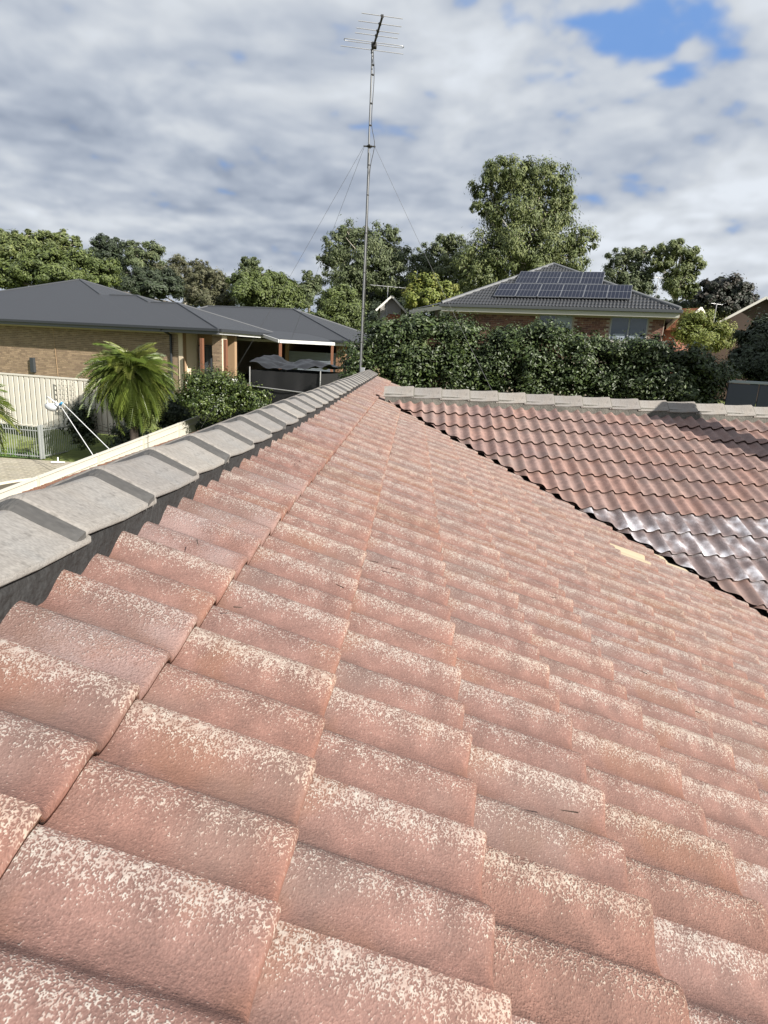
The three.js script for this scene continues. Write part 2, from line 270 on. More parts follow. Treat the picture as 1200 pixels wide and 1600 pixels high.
// ridge capping: tapered angle caps, each lapped over the one before it and pointed up
function capSection(hw, drop, n = 5) {             // outline from right edge over the apex to the left edge
  const p = []; const rr = 0.018, sl = drop / hw;
  for (let i = 0; i <= n; i++) p.push([hw * (1 - i / n) * 1 + 0.0, 0]);
  const out = []; const pts = [hw, hw * 0.75, hw * 0.5, rr, rr * 0.5, 0, -rr * 0.5, -rr, -hw * 0.5, -hw * 0.75, -hw];
  for (const x of pts) { const a = Math.abs(x); const y = a > rr ? -sl * a : -sl * (a * a / (2 * rr) + rr / 2); out.push([x, y + sl * rr / 2]); }
  const lip = out[0][1] - 0.017; return [[hw - 0.004, lip], [hw, lip + 0.004], ...out, [-hw, lip + 0.004], [-hw + 0.004, lip]];
}
function loftGeo(secs, uvScale = 1) {               // secs: list of {z, pts:[x,y]} of equal length
  const P = [], U = [], I = []; let len = 0;
  secs.forEach((s, j) => { s.pts.forEach((p, i) => { P.push(p[0], p[1], s.z); U.push((i / (s.pts.length - 1)) * 0.36 * uvScale, s.z * uvScale); }); });
  const n = secs[0].pts.length; for (let j = 0; j + 1 < secs.length; j++) for (let i = 0; i + 1 < n; i++) { const a = j * n + i, b = a + 1, c = a + n, d = c + 1; I.push(a, b, d, a, d, c); }
  const g = new THREE.BufferGeometry(); g.setAttribute('position', new THREE.Float32BufferAttribute(P, 3)); g.setAttribute('uv', new THREE.Float32BufferAttribute(U, 2)); g.setIndex(I); g.computeVertexNormals(); return g.toNonIndexed();
}
const up = (pts, dy, k = 1) => pts.map(p => [p[0] * k, p[1] + dy]);
const CS0 = capSection(0.158, 0.072), CSW = capSection(0.150, 0.125);
function capGeo(seed, CS = CS0) {
  const r = rng(seed), e = () => (r() - 0.5) * 0.004, th = 0.017, dz = e();
  const body = loftGeo([{ z: -0.40, pts: up(CS, -0.014, 0.985) }, { z: -0.2, pts: up(CS, -0.007 + e(), 0.99) }, { z: -0.08, pts: up(CS, 0.002, 1.0) }, { z: -0.012 + dz, pts: up(CS, 0.008, 1.01) }, { z: -0.003 + dz, pts: up(CS, 0.005, 1.01) }, { z: dz, pts: up(CS, 0, 1.0) }, { z: dz, pts: up(CS, -th, 0.985) }]);
  return body;
}
function pointingGeo(seed, CS = CS0) {
  const r = rng(seed), a = 0.036 + r() * 0.012;
  const jag = CS.map(() => (r() - 0.5) * 0.006);
  const s0 = up(CS, 0.002, 1.002), s1 = up(CS, -0.010, 0.992);
  const g = loftGeo([{ z: 0.0005, pts: s0 }, { z: a * 0.6, pts: s1.map((p, i) => [lerp(s0[i][0], p[0], 0.5), lerp(s0[i][1], p[1], 0.45)]) }, { z: a, pts: up(CS, -0.0115, 0.982) }, { z: a + 0.006, pts: up(CS, -0.022, 0.975) }]);
  const p = g.attributes.position; for (let i = 0; i < p.count; i++) { const k = Math.abs(Math.sin(p.getX(i) * 91.7 + seed)); p.setZ(i, p.getZ(i) + k * 0.006 * sstep(0, a, p.getZ(i))); } g.computeVertexNormals(); return g;
}
const capGeos = [1, 2, 3, 4].map(s => capGeo(s)), ptGeos = [5, 6, 7, 8].map(s => pointingGeo(s)), capGeosW = [1, 2, 3, 4].map(s => capGeo(s, CSW)), ptGeosW = [5, 6, 7, 8].map(s => pointingGeo(s, CSW));
{
  const r = rng(5);
  for (let i = -12; i < 34; i++) {
    const z = -0.565 - 0.38 * i; if (z < -13.1) break;
    const c = M('ridge_cap', capGeos[(i + 40) % 4], capMats[Math.floor(r() * 3)], house); c.position.set((r() - 0.5) * 0.008, 0.1 + (r() - 0.5) * 0.006, z); c.rotation.set(0, (r() - 0.5) * 0.02, (r() - 0.5) * 0.03);
    M('pointing', ptGeos[(i + 41) % 4], pointMat, c);
  }
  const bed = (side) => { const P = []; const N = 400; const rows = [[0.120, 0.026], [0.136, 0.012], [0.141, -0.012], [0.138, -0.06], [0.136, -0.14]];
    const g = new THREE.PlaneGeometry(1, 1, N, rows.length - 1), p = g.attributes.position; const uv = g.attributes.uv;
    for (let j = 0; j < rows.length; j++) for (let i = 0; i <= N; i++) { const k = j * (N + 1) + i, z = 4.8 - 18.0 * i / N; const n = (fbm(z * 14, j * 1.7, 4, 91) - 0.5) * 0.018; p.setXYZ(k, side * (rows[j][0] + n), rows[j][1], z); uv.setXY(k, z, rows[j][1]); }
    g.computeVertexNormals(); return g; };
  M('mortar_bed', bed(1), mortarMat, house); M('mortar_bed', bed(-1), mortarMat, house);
}
// wing ridge caps, thick end to the right
{
  const r = rng(9);
  for (let i = 0; i < 25; i++) {
    const x = 0.90 + 0.38 * i; const c = M('ridge_cap', capGeosW[i % 4], capMats[Math.floor(r() * 3)], house);
    c.position.set(x, 0.021 + (r() - 0.5) * 0.006, WZ); c.rotation.y = Math.PI / 2 + (r() - 0.5) * 0.01; c.rotation.z = (r() - 0.5) * 0.02;
    const p = M('pointing', ptGeosW[(i + 1) % 4], paleMortar, c); p.scale.z = 0.35;
  }
  const bed = side => { const rows = [[0.128, -0.080], [0.135, -0.10], [0.142, -0.14], [0.150, -0.18], [0.165, -0.26]], N = 260, g = new THREE.PlaneGeometry(1, 1, N, rows.length - 1), p = g.attributes.position, uv = g.attributes.uv;
    for (let j = 0; j < rows.length; j++) for (let i = 0; i <= N; i++) { const k = j * (N + 1) + i, x = 0.52 + 9.4 * i / N, n = (fbm(x * 11, j * 1.7 + 40, 3, 93) - 0.5) * 0.02; p.setXYZ(k, x, rows[j][1], WZ + side * (rows[j][0] + n)); uv.setXY(k, x, rows[j][1]); }
    g.computeVertexNormals(); return g; };
  M('mortar_bed', bed(1), paleMortar, house); M('mortar_bed', bed(-1), paleMortar, house);
  M('valley_tray', poly([[[0.36, -0.16 - 0.03, WZ], [0.36 + 0.16, -0.2, WZ - 0.0], [5.8 + 0.16, WY - TA * 5.4 - 0.08, WZ + 5.4], [5.8 - 0.16, WY - TA * 5.4 - 0.08, WZ + 5.4], [0.2, -0.2, WZ]]]), mat(0.06, 0.058, 0.055, 0.6), house);
}
// walls, fascias and gutters under the roofs
{
  const wallMat = mat(0.30, 0.17, 0.11, 0.9), trim = mat(0.55, 0.53, 0.48, 0.6), gy = -4.5;
  const eave = -TA * 5.3;
  M('wall', merged([box(9.6, 2.3, 0.25, 0, gy + 1.15, 4.5), box(0.25, 2.3, 17.5, 4.8, gy + 1.15, -4.3), box(0.25, 2.3, 17.5, -4.8, gy + 1.15, -4.3), poly([[[-4.8, gy + 2.3, -13.0], [4.8, gy + 2.3, -13.0], [0, -0.12, -13.0]]]), poly([[[-4.8, gy + 2.3, 4.6], [4.8, gy + 2.3, 4.6], [0, -0.12, 4.6]]]), box(9.6, 2.3, 0.25, 0, gy + 1.15, -12.9), box(5.0, 2.3, 0.25, 7.2, gy + 1.15, -4.2), box(5.0, 2.3, 0.25, 7.2, gy + 1.15, -12.4), box(0.25, 2.3, 8.0, 9.6, gy + 1.15, -8.3), poly([[[9.6, gy + 2.3, -4.3], [9.6, gy + 2.3, -12.3], [9.6, -0.3, WZ]]])]), wallMat, house);
  M('fascia', merged([box(0.03, 0.2, 18, 5.38, eave - 0.14, -4.2), box(0.03, 0.2, 18, -5.38, eave - 0.14, -4.2)]), trim, house);
  M('gutter', merged([box(0.12, 0.1, 18, 5.46, eave - 0.1, -4.2), box(0.12, 0.1, 18, -5.46, eave - 0.1, -4.2)]), trim, house);
}
// unseen stand-in chimney, added right of the picture to shadow the wing ridge
{
  const ch = thing('stand_in_chimney', 'narrow stand-in chimney added out of view to shadow the tiled wing', 'chimney', [6.25, -1.0, -7.0]);
  M('stack', rbox(0.36, 2.35, 0.36, 0.01, 0, 1.17, 0), mat(0.28, 0.13, 0.09, 0.9, { bumpMap: grainBmp, bumpScale: 0.006 }), ch);
  M('chimney_cap', rbox(0.42, 0.07, 0.42, 0.012, 0, 2.38, 0), mat(0.35, 0.33, 0.30, 0.9), ch);
}
// rooftop television antenna on a guyed mast
{
  const steel = mat(0.15, 0.155, 0.16, 0.45, { metalness: 0.5 }), dark = mat(0.03, 0.03, 0.03, 0.6), alu = mat(0.42, 0.43, 0.44, 0.4, { metalness: 0.7 }), wire = mat(0.16, 0.16, 0.16, 0.5, { metalness: 0.4 });
  const an = thing('television_antenna', 'tall television antenna with horizontal rods on a guyed mast at the ridge end', 'antenna', [-0.165, 0, -12.6]);
  M('mast', merged([bar([0, -0.15, 0], [0, 3.95, 0], 0.021, 12), bar([-0.012, 3.7, 0], [-0.018, 5.66, 0], 0.016, 12)]), steel, an);
  M('base_bracket', merged([rbox(0.09, 0.16, 0.09, 0.01, 0.045, 0.06, 0), rbox(0.16, 0.02, 0.2, 0.006, 0.02, -0.02, 0)]), alu, an);
  const B0 = [-0.045, 5.6, -0.16], B1 = [0.21, 5.6, 1.10], dir = V(B1[0] - B0[0], 0, B1[2] - B0[2]).normalize(), side = V(-dir.z, 0, dir.x);
  const boom = M('boom', beam(B0, B1, 0.028, 0.028), dark, an);
  const at = t => [B0[0] + (B1[0] - B0[0]) * t, 5.6, B0[2] + (B1[2] - B0[2]) * t];
  const els = [[0.06, 1.12, 0], [0.475, 0.73, 0], [0.605, 0.72, 0], [0.79, 0.71, 0], [0.985, 0.66, 0]];
  for (const [t, len] of els) { const p = at(t); M('element', bar([p[0] - side.x * len / 2, 5.616, p[2] - side.z * len / 2], [p[0] + side.x * len / 2, 5.616, p[2] + side.z * len / 2], 0.0065, 8), alu, an); M('element_clamp', rbox(0.045, 0.035, 0.045, 0.006, p[0], 5.612, p[2]), dark, an); }
  const p = at(0.25), h = 0.485, w = 0.035, pts = []; const q = (s, k) => [p[0] + side.x * s + dir.x * k, 5.62, p[2] + side.z * s + dir.z * k];
  M('folded_dipole', tube([q(-0.03, w), q(-h, w), q(-h - 0.03, w * 0.7), q(-h - 0.035, 0), q(-h - 0.03, -w * 0.7), q(-h, -w), q(0, -w), q(h, -w), q(h + 0.03, -w * 0.7), q(h + 0.035, 0), q(h + 0.03, w * 0.7), q(h, w), q(0.03, w)], 0.0065, 90, 6), alu, an);
  M('balun_box', rbox(0.09, 0.08, 0.11, 0.012, p[0], 5.585, p[2]), dark, an);
  M('guy_collar', merged([new THREE.TorusGeometry(0.045, 0.012, 6, 16).rotateX(Math.PI / 2).translate(0, 4.06, 0), rbox(0.22, 0.02, 0.03, 0.004, 0, 4.06, 0), rbox(0.03, 0.02, 0.2, 0.004, 0, 4.06, 0)]), dark, an);
  const G = [[-4.0, -1.55, -2.35], [-4.9, -1.95, -12.9], [2.42, -0.35, 3.3]];
  const S = [[-0.1, 4.05, 0.03], [-0.1, 4.05, -0.04], [0.1, 4.05, 0.02]];
  G.forEach((e, i) => { M('guy_wire', tube([S[i], [lerp(S[i][0], e[0], 0.5), lerp(S[i][1], e[1], 0.5) - 0.05, lerp(S[i][2], e[2], 0.5)], e], 0.0028, 20, 5), wire, an); });
  M('cable', tube([[0.0, 5.55, 0.05], [0.03, 5.2, 0.01], [0.024, 4.4, 0.004], [0.09, 4.1, 0.0], [0.03, 3.7, 0], [0.033, 2, 0], [0.034, 0.2, 0]], 0.006, 60, 5), dark, an);
  for (const y of [5.35, 5.2, 4.75, 4.4, 3.75, 3.25, 2.6, 1.9, 1.25, 0.62]) M('cable_tie', new THREE.CylinderGeometry(0.025, 0.025, 0.016, 10).translate(0.004, y, 0), dark, an);
}

// a few dry leaves and twigs caught on the main slope
{
  const r = rng(321), P = [], spots = [[-2.05, 0.78], [-2.1, 0.86], [-1.72, 0.7], [-2.0, 1.95], [-2.15, 1.8], [-1.35, 0.5], [-3.4, 1.1], [-2.6, 1.55], [-4.1, 1.9], [-1.1, 1.25], [-1.6, 0.32], [-3.0, 0.35], [-5.2, 1.2], [-2.9, 2.1], [-1.9, 2.3], [-11.0, 0.35], [-10.6, 0.3]];
  const L = spots.map(([z, x]) => { const a = r() * 6.28, l = 0.008 + r() * 0.014, y = -TA * x + 0.062; return bar([x - Math.cos(a) * l, y + 0.004 * r(), z - Math.sin(a) * l], [x + Math.cos(a) * l, y - Math.cos(a) * l * TA, z + Math.sin(a) * l], 0.0016, 5, 0.0007); });
  const m = M('leaf_litter', merged(L), mat(0.035, 0.022, 0.014, 0.9)); m.userData = { kind: 'stuff', label: 'scattered dry leaf bits and twigs on the terracotta tiles', category: 'leaf litter' };
}
// ---------------------------------------------------------------- ground
{
  const xs = [], zs = []; for (let x = -700; x <= 700; x += Math.abs(x) < 60 ? 4 : 40) xs.push(x);
  for (let z = 120; z >= -800; z -= (z > -100 && z <= 20) ? 2 : 20) zs.push(z);
  const P = [], U = [], I = []; for (const z of zs) for (const x of xs) { P.push(x, ground(x, z) - 0.02, z); U.push(x, z); }
  for (let j = 0; j + 1 < zs.length; j++) for (let i = 0; i + 1 < xs.length; i++) { const a = j * xs.length + i, b = a + 1, c = a + xs.length, d = c + 1; I.push(a, b, d, a, d, c); }
  const g = new THREE.BufferGeometry(); g.setAttribute('position', new THREE.Float32BufferAttribute(P, 3)); g.setAttribute('uv', new THREE.Float32BufferAttribute(U, 2)); g.setIndex(I); g.computeVertexNormals();
  const gcol = tex8(512, 512, (i, j) => { const a = fbm(i / 32, j / 32, 5, 61, 16, 16), b = fbm(i / 6, j / 6, 2, 62, 85, 85); return [62 + a * 50 + b * 16, 74 + a * 44 + b * 18, 40 + a * 26]; }, true); gcol.repeat.set(0.25, 0.25);
  structure(M('ground', g, new THREE.MeshStandardMaterial({ map: gcol, roughness: 1 })), 'grassy suburban ground rising behind the houses');
}
// ---------------------------------------------------------------- brickwork: each brick a small block on a mortar wall
function brickField(len, h, { bl = 0.24, bh = 0.076, j = 0.010, tones, holes = [], seed = 1, depth = 0.012 }) {
  const r = rng(seed), P = [], C = [], N = [];
  const rows = Math.floor(h / (bh + j));
  const quad = (a, b, c, d, n, col) => { for (const q of [a, b, c, a, c, d]) { P.push(...q); N.push(...n); C.push(...col); } };
  for (let k = 0; k < rows; k++) { const y0 = k * (bh + j), y1 = y0 + bh; let x = -(k % 2) * (bl + j) / 2;
    for (; x < len; x += bl + j) { const x0 = Math.max(0, x), x1 = Math.min(len, x + bl); const t = tones[Math.floor(r() * tones.length)], m = 0.88 + r() * 0.24, col = t.map(q => q * m), e = depth + (r() - 0.5) * 0.003; if (x1 - x0 < 0.03) continue;
      if (holes.some(H => x1 > H[0] && x0 < H[1] && y1 > H[2] && y0 < H[3])) continue;
      quad([x0, y0, e], [x1, y0, e], [x1, y1, e], [x0, y1, e], [0, 0, 1], col);
      quad([x0, y1, e], [x1, y1, e], [x1, y1, 0], [x0, y1, 0], [0, 1, 0], col); quad([x0, y0, 0], [x1, y0, 0], [x1, y0, e], [x0, y0, e], [0, -1, 0], col);
      quad([x0, y0, 0], [x0, y0, e], [x0, y1, e], [x0, y1, 0], [-1, 0, 0], col); quad([x1, y0, e], [x1, y0, 0], [x1, y1, 0], [x1, y1, e], [1, 0, 0], col);
    } }
  const g = new THREE.BufferGeometry(); g.setAttribute('position', new THREE.Float32BufferAttribute(P, 3)); g.setAttribute('normal', new THREE.Float32BufferAttribute(N, 3)); g.setAttribute('color', new THREE.Float32BufferAttribute(C, 3)); return g;
}
const brickMat = new THREE.MeshStandardMaterial({ vertexColors: true, roughness: 0.9 });
function bricks(parent, len, h, x, y, z, opt) { const m = M('bricks', brickField(len, h, opt), brickMat, parent); m.position.set(x, y, z); m.userData.kind = 'stuff'; return m; }
// corrugated sheet: fine ribs running down the slope
const ribBmp = tex8(64, 8, (i) => { const h = 128 + 120 * Math.sin(i / 64 * 2 * Math.PI); return [h, h, h]; });
ribBmp.repeat.set(1 / 0.09, 1);
function hipRoof(parent, name, x0, x1, zf, depth, yE, rise, hl, hr, m, open = [1, 0]) {     // open: how far down the right hip, and from where along the ridge, the capping shows
  const zr = zf - depth / 2, yr = yE + rise, a = [x0, yE, zf], b = [x1, yE, zf], c = [x1, yE, zf - depth], d = [x0, yE, zf - depth], e = [x0 + hl, yr, zr], f = [x1 - hr, yr, zr];
  const g = poly([[a, b, f, e], [b, c, f], [c, d, e, f], [d, a, e]], (k, face) => (face.length === 4 ? [k[0], k[2]] : [k[2], k[0]]));
  const o = M(name, g, m, parent);
  const cap = (p, q) => bar(p, q, 0.055, 6);
  M('roof_flashing', merged([cap([lerp(f[0], b[0], open[0]), lerp(f[1], b[1], open[0]), lerp(f[2], b[2], open[0])], f), cap(c, f), cap([lerp(e[0], f[0], open[1]), e[1], e[2]], f)].concat(open[1] ? [] : [cap(a, e)])), m2(m), o); return o;
}
const flash = new Map(); function m2(m) { if (!flash.has(m)) { const q = m.clone(); q.bumpMap = null; q.color.multiplyScalar(1.25); flash.set(m, q); } return flash.get(m); }

const greyRoof = new THREE.MeshStandardMaterial({ color: lin(0.042, 0.045, 0.051), bumpMap: ribBmp, bumpScale: 0.016, roughness: 0.55 });
const greyTrim = mat(0.13, 0.14, 0.155, 0.5), white = mat(0.55, 0.55, 0.54, 0.6), glass = new THREE.MeshPhysicalMaterial({ color: lin(0.05, 0.06, 0.07), roughness: 0.05, metalness: 0, clearcoat: 1, clearcoatRoughness: 0.02 });
const timber = mat(0.17, 0.072, 0.038, 0.6, { bumpMap: grainBmp, bumpScale: 0.004 }), darkMetal = mat(0.03, 0.033, 0.038, 0.5);
const soffit = mat(0.5, 0.5, 0.48, 0.8);

// ---------------------------------------------------------------- the grey-roofed brick house on the left
const PHL = -Math.atan2(0.263, 0.965);
{
  const gy = -2.0, h = thing('brick_house', 'long tan brick house with dark grey corrugated hip roof behind the palm', 'house', [-7.58, gy, -27.71], PHL);
  const E = 1.02 - gy;                                // eave height above the floor
  hipRoof(h, 'roof', -22, -3.9, 0, 12.1, E, 2.52, 9.1, 8.97, greyRoof, [0.37, 0]);
  hipRoof(h, 'roof', -14, -1.1, -0.012, 7.6, E - 0.004, 1.575, 3.0, 6.14, greyRoof, [0.22, 0.55]);
  hipRoof(h, 'roof', -10, 0, -0.024, 5.95, E - 0.008, 1.23, 3.0, 4.22, greyRoof, [1, 0.45]);
  M('gutter', merged([rbox(22, 0.13, 0.11, 0.02, -11, E - 0.03, 0.05), box(0.11, 0.13, 6, 0.05, E - 0.03, -3)]), darkMetal, h);
  M('fascia', box(21.9, 0.17, 0.03, -11, E - 0.13, -0.03), greyTrim, h); M('fascia', box(0.03, 0.17, 5.9, -0.03, E - 0.13, -3), white, h);  // sunlight on the right return put into its colour: white, front stays grey
  M('soffit', box(22, 0.02, 1.6, -11, E - 0.2, -0.8), mat(0.16, 0.16, 0.16, 0.8), h);
  const tan = [[0.275, 0.20, 0.13], [0.31, 0.225, 0.148], [0.25, 0.18, 0.12], [0.23, 0.165, 0.11]];
  const mortar = mat(0.60, 0.50, 0.37, 0.95);
  M('wall', merged([box(18.6, E - 0.2, 0.22, -2.38 - 9.3, (E - 0.2) / 2, -0.86), box(0.22, E - 0.2, 4, -2.49, (E - 0.2) / 2, -2.7), box(0.22, E - 0.2, 10, -20.9, (E - 0.2) / 2, -5.6), box(18.6, E - 0.2, 0.22, -11.7, (E - 0.2) / 2, -10.5)]), mortar, h);
  bricks(h, 13.5, E - 0.22, -15.88, 0.0, -0.749, { tones: tan, seed: 3 });
  M('wall_end', box(0.012, E - 0.2, 0.24, -2.372, (E - 0.2) / 2, -0.855), mat(0.30, 0.20, 0.12, 0.9), h);
  M('recess_wall', box(2.0, E - 0.2, 0.2, -1.4, (E - 0.2) / 2, -2.0), mat(0.31, 0.205, 0.12, 0.9), h);
  bricks(h, 0.5, E - 0.22, -0.75, 0, -0.59, { tones: tan, seed: 4 });
  M('pier', box(0.5, E - 0.2, 0.4, -0.5, (E - 0.2) / 2, -0.8), mortar, h);
  const dr = M('sliding_door', merged([box(0.07, 2.3, 0.08, -2.25, 1.15, -1.86), box(0.07, 2.3, 0.08, -1.65, 1.15, -1.86), box(0.07, 2.3, 0.08, -1.05, 1.15, -1.86), box(1.3, 0.07, 0.08, -1.65, 2.3, -1.86)]), darkMetal, h);
  M('pane', box(0.55, 2.2, 0.01, -1.95, 1.15, -1.88), glass, dr); M('pane', box(0.55, 2.2, 0.01, -1.35, 1.15, -1.88), glass, dr);
  M('curtain', box(0.24, 2.2, 0.04, -2.1, 1.15, -1.80), mat(0.62, 0.64, 0.62, 0.9), h);
  M('downpipe', merged([rbox(0.1, E - 0.3, 0.08, 0.02, -2.98, (E - 0.3) / 2, -0.67), beam([-2.98, E - 0.32, -0.67], [-2.98, E - 0.1, 0.02], 0.09, 0.08)]), darkMetal, h);
  M('meter_box', rbox(0.24, 0.72, 0.14, 0.01, -11.15, 0.90, -0.67), mat(0.04, 0.045, 0.05, 0.5), h);
  M('cable', bar([-9.75, E - 0.25, -0.71], [-9.65, 0.1, -0.71], 0.008, 6), mat(0.5, 0.34, 0.2, 0.8), h);
  // patio posts
  M('post', rbox(0.14, 2.62, 0.14, 0.008, -0.92, 1.31, -0.05), timber, h); M('post', rbox(0.14, 2.62, 0.14, 0.008, 0.28, 1.31, -0.02), timber, h);
}
// ---------------------------------------------------------------- second wing of grey roofs and the patio cover
{
  const gy = -2.0, h = thing('garage_wing', 'low grey corrugated hip roof over a roller door beside the black shade tent', 'garage', [-2.35, gy, -32.0], PHL);
  const E = 0.86 - gy;
  hipRoof(h, 'roof', -14, 0.1, 0, 9.0, E, 1.72, 3, 5.4, greyRoof);
  M('gutter', merged([rbox(14.2, 0.13, 0.11, 0.02, -7, E - 0.03, 0.05), box(0.11, 0.13, 9, 0.14, E - 0.03, -4.5)]), darkMetal, h);
  M('fascia', merged([box(14.1, 0.17, 0.03, -7, E - 0.14, -0.03), box(0.03, 0.17, 8.9, 0.08, E - 0.14, -4.5)]), soffit, h);
  M('wall', merged([box(0.3, E - 0.2, 0.22, -0.75, (E - 0.2) / 2, -0.6), box(10, E - 0.2, 0.2, -8.7, (E - 0.2) / 2, -5.6), box(0.2, E - 0.2, 5.0, -3.72, (E - 0.2) / 2, -3.1), box(0.2, E - 0.2, 8, -0.5, (E - 0.2) / 2, -4.6), box(14, E - 0.2, 0.2, -7, (E - 0.2) / 2, -8.5)]), mat(0.31, 0.205, 0.12, 0.95), h);
  bricks(h, 0.32, E - 0.25, -0.90, 0, -0.49, { tones: [[0.22, 0.13, 0.08], [0.26, 0.15, 0.09]], seed: 8 });
  const rd = M('roller_door', box(2.7, 2.25, 0.04, -2.25, 1.12, -0.6), mat(0.20, 0.23, 0.27, 0.5), h);
  for (let i = 0; i < 18; i++) M('slat', rbox(2.66, 0.115, 0.03, 0.01, -2.25, 0.07 + i * 0.125, -0.57), rd.material, rd);
  M('rendered_wall', box(1.3, 2.4, 0.2, 0.9, 1.2, -1.6), mat(0.62, 0.52, 0.32, 0.9), h);
}
{
  const c = thing('patio_cover', 'flat grey patio cover with white edge beams between the two grey roofs', 'patio cover', [-5.3, -2.0, -29.2]);
  M('roof_sheet', poly([[[0, 2.74, 0], [2.3, 2.76, -2.0], [0.8, 3.2, -5.0], [-2.8, 3.26, -4.8]]]), greyRoof, c);
  M('edge_beam', beam([0, 2.68, 0], [-2.8, 3.2, -4.8], 0.06, 0.14), white, c); M('edge_beam', beam([0.03, 2.68, 0], [2.3, 2.70, -2.0], 0.06, 0.14), white, c);
  M('post', rbox(0.12, 2.62, 0.12, 0.008, 0.05, 1.31, -0.1), timber, c); M('post', rbox(0.12, 2.62, 0.12, 0.008, 2.2, 1.31, -1.95), timber, c);
}
{
  const t = thing('patio_table', 'table under a white cloth in the dark patio', 'table', [-5.6, -2.0, -27.6], PHL);
  M('tabletop', rbox(1.5, 0.04, 0.8, 0.01, 0, 0.73, 0), mat(0.2, 0.12, 0.07, 0.6), t);
  M('tablecloth', merged([rbox(1.0, 0.02, 0.86, 0.008, 0, 0.765, 0), box(1.0, 0.42, 0.012, 0, 0.56, 0.43), box(0.012, 0.3, 0.84, 0.5, 0.62, 0)]), white, t);
  for (const [x, z] of [[-0.65, 0.3], [0.65, 0.3], [-0.65, -0.3], [0.65, -0.3]]) M('leg', box(0.06, 0.71, 0.06, x, 0.355, z), timber, t);
  for (let i = 0; i < 3; i++) {
    const c = thing('patio_chair', ['white patio chair left of the cloth covered table', 'white patio chair right of the cloth covered table', 'white patio chair behind the cloth covered table'][i], 'chair', [[-6.75, -2, -27.6], [-4.45, -2, -26.9], [-5.5, -2, -28.5]][i], [1.2, -1.4, 0.1][i], 'patio chairs');
    M('seat', rbox(0.44, 0.04, 0.44, 0.015, 0, 0.45, 0), white, c); for (let k = 0; k < 4; k++) M('back_slat', rbox(0.07, 0.45, 0.02, 0.006, -0.15 + k * 0.1, 0.72, -0.2), white, c);
    M('top_rail', rbox(0.44, 0.06, 0.03, 0.01, 0, 0.95, -0.2), white, c);
    for (const [x, z] of [[-0.2, 0.2], [0.2, 0.2], [-0.2, -0.2], [0.2, -0.2]]) M('leg', bar([x, 0, z], [x * 0.95, 0.45, z * 0.95], 0.016, 6), white, c);
  }
}
// black shade tent on a pole frame
{
  const t = thing('shade_tent', 'black mesh shade tent with a sagging tarpaulin top', 'tent', [-3.0, -2.6, -22.2], PHL);
  const blk = mat(0.006, 0.006, 0.0065, 0.7), tarp = mat(0.010, 0.010, 0.011, 0.4), pole = mat(0.35, 0.35, 0.34, 0.5, { metalness: 0.4 });
  const W = 2.5, D = 2.6, H = 2.35;
  const g = new THREE.PlaneGeometry(W + 0.1, D + 0.1, 28, 28); g.rotateX(-Math.PI / 2); const p = g.attributes.position;
  for (let i = 0; i < p.count; i++) { const x = p.getX(i), z = p.getZ(i); const u = x / (W / 2), v = z / (D / 2); p.setY(i, H + 0.1 + 0.34 * Math.exp(-((x - 0.35) ** 2 * 3 + (z - 0.2) ** 2 * 1.2)) + 0.28 * Math.exp(-((x + 1.2) ** 2 * 4 + z * z * 0.6)) - 0.12 * (1 - u * u) + (fbm(x * 3 + 9, z * 3, 3, 77) - 0.5) * 0.16 + 0.04 * Math.sin(x * 9 + z * 3)); }
  g.computeVertexNormals(); M('tarpaulin', g, tarp, t);
  const side = (w, x, z, ry) => { const q = new THREE.PlaneGeometry(w, 2.2, 20, 10), a = q.attributes.position; for (let i = 0; i < a.count; i++) a.setZ(i, (fbm(a.getX(i) * 3 + x, a.getY(i) * 2, 3, 33) - 0.5) * 0.14); q.computeVertexNormals(); q.rotateY(ry); q.translate(x, 1.15, z); M('mesh_side', q, blk, t); };
  side(W, 0, D / 2, 0); side(D, W / 2, 0, Math.PI / 2); side(D, -W / 2, 0, Math.PI / 2); side(W, 0, -D / 2, 0);
  for (const [x, z] of [[-1, 1], [1, 1], [-1, -1], [1, -1]]) M('pole', bar([x * W / 2 * 1.03, 0, z * D / 2 * 1.03], [x * W / 2 * 1.03, H, z * D / 2 * 1.03], 0.022, 8), pole, t);
  M('rail', bar([-W / 2 - 0.05, 1.72, D / 2 + 0.07], [W / 2, 1.6, D / 2 + 0.07], 0.018, 8), pole, t);
}
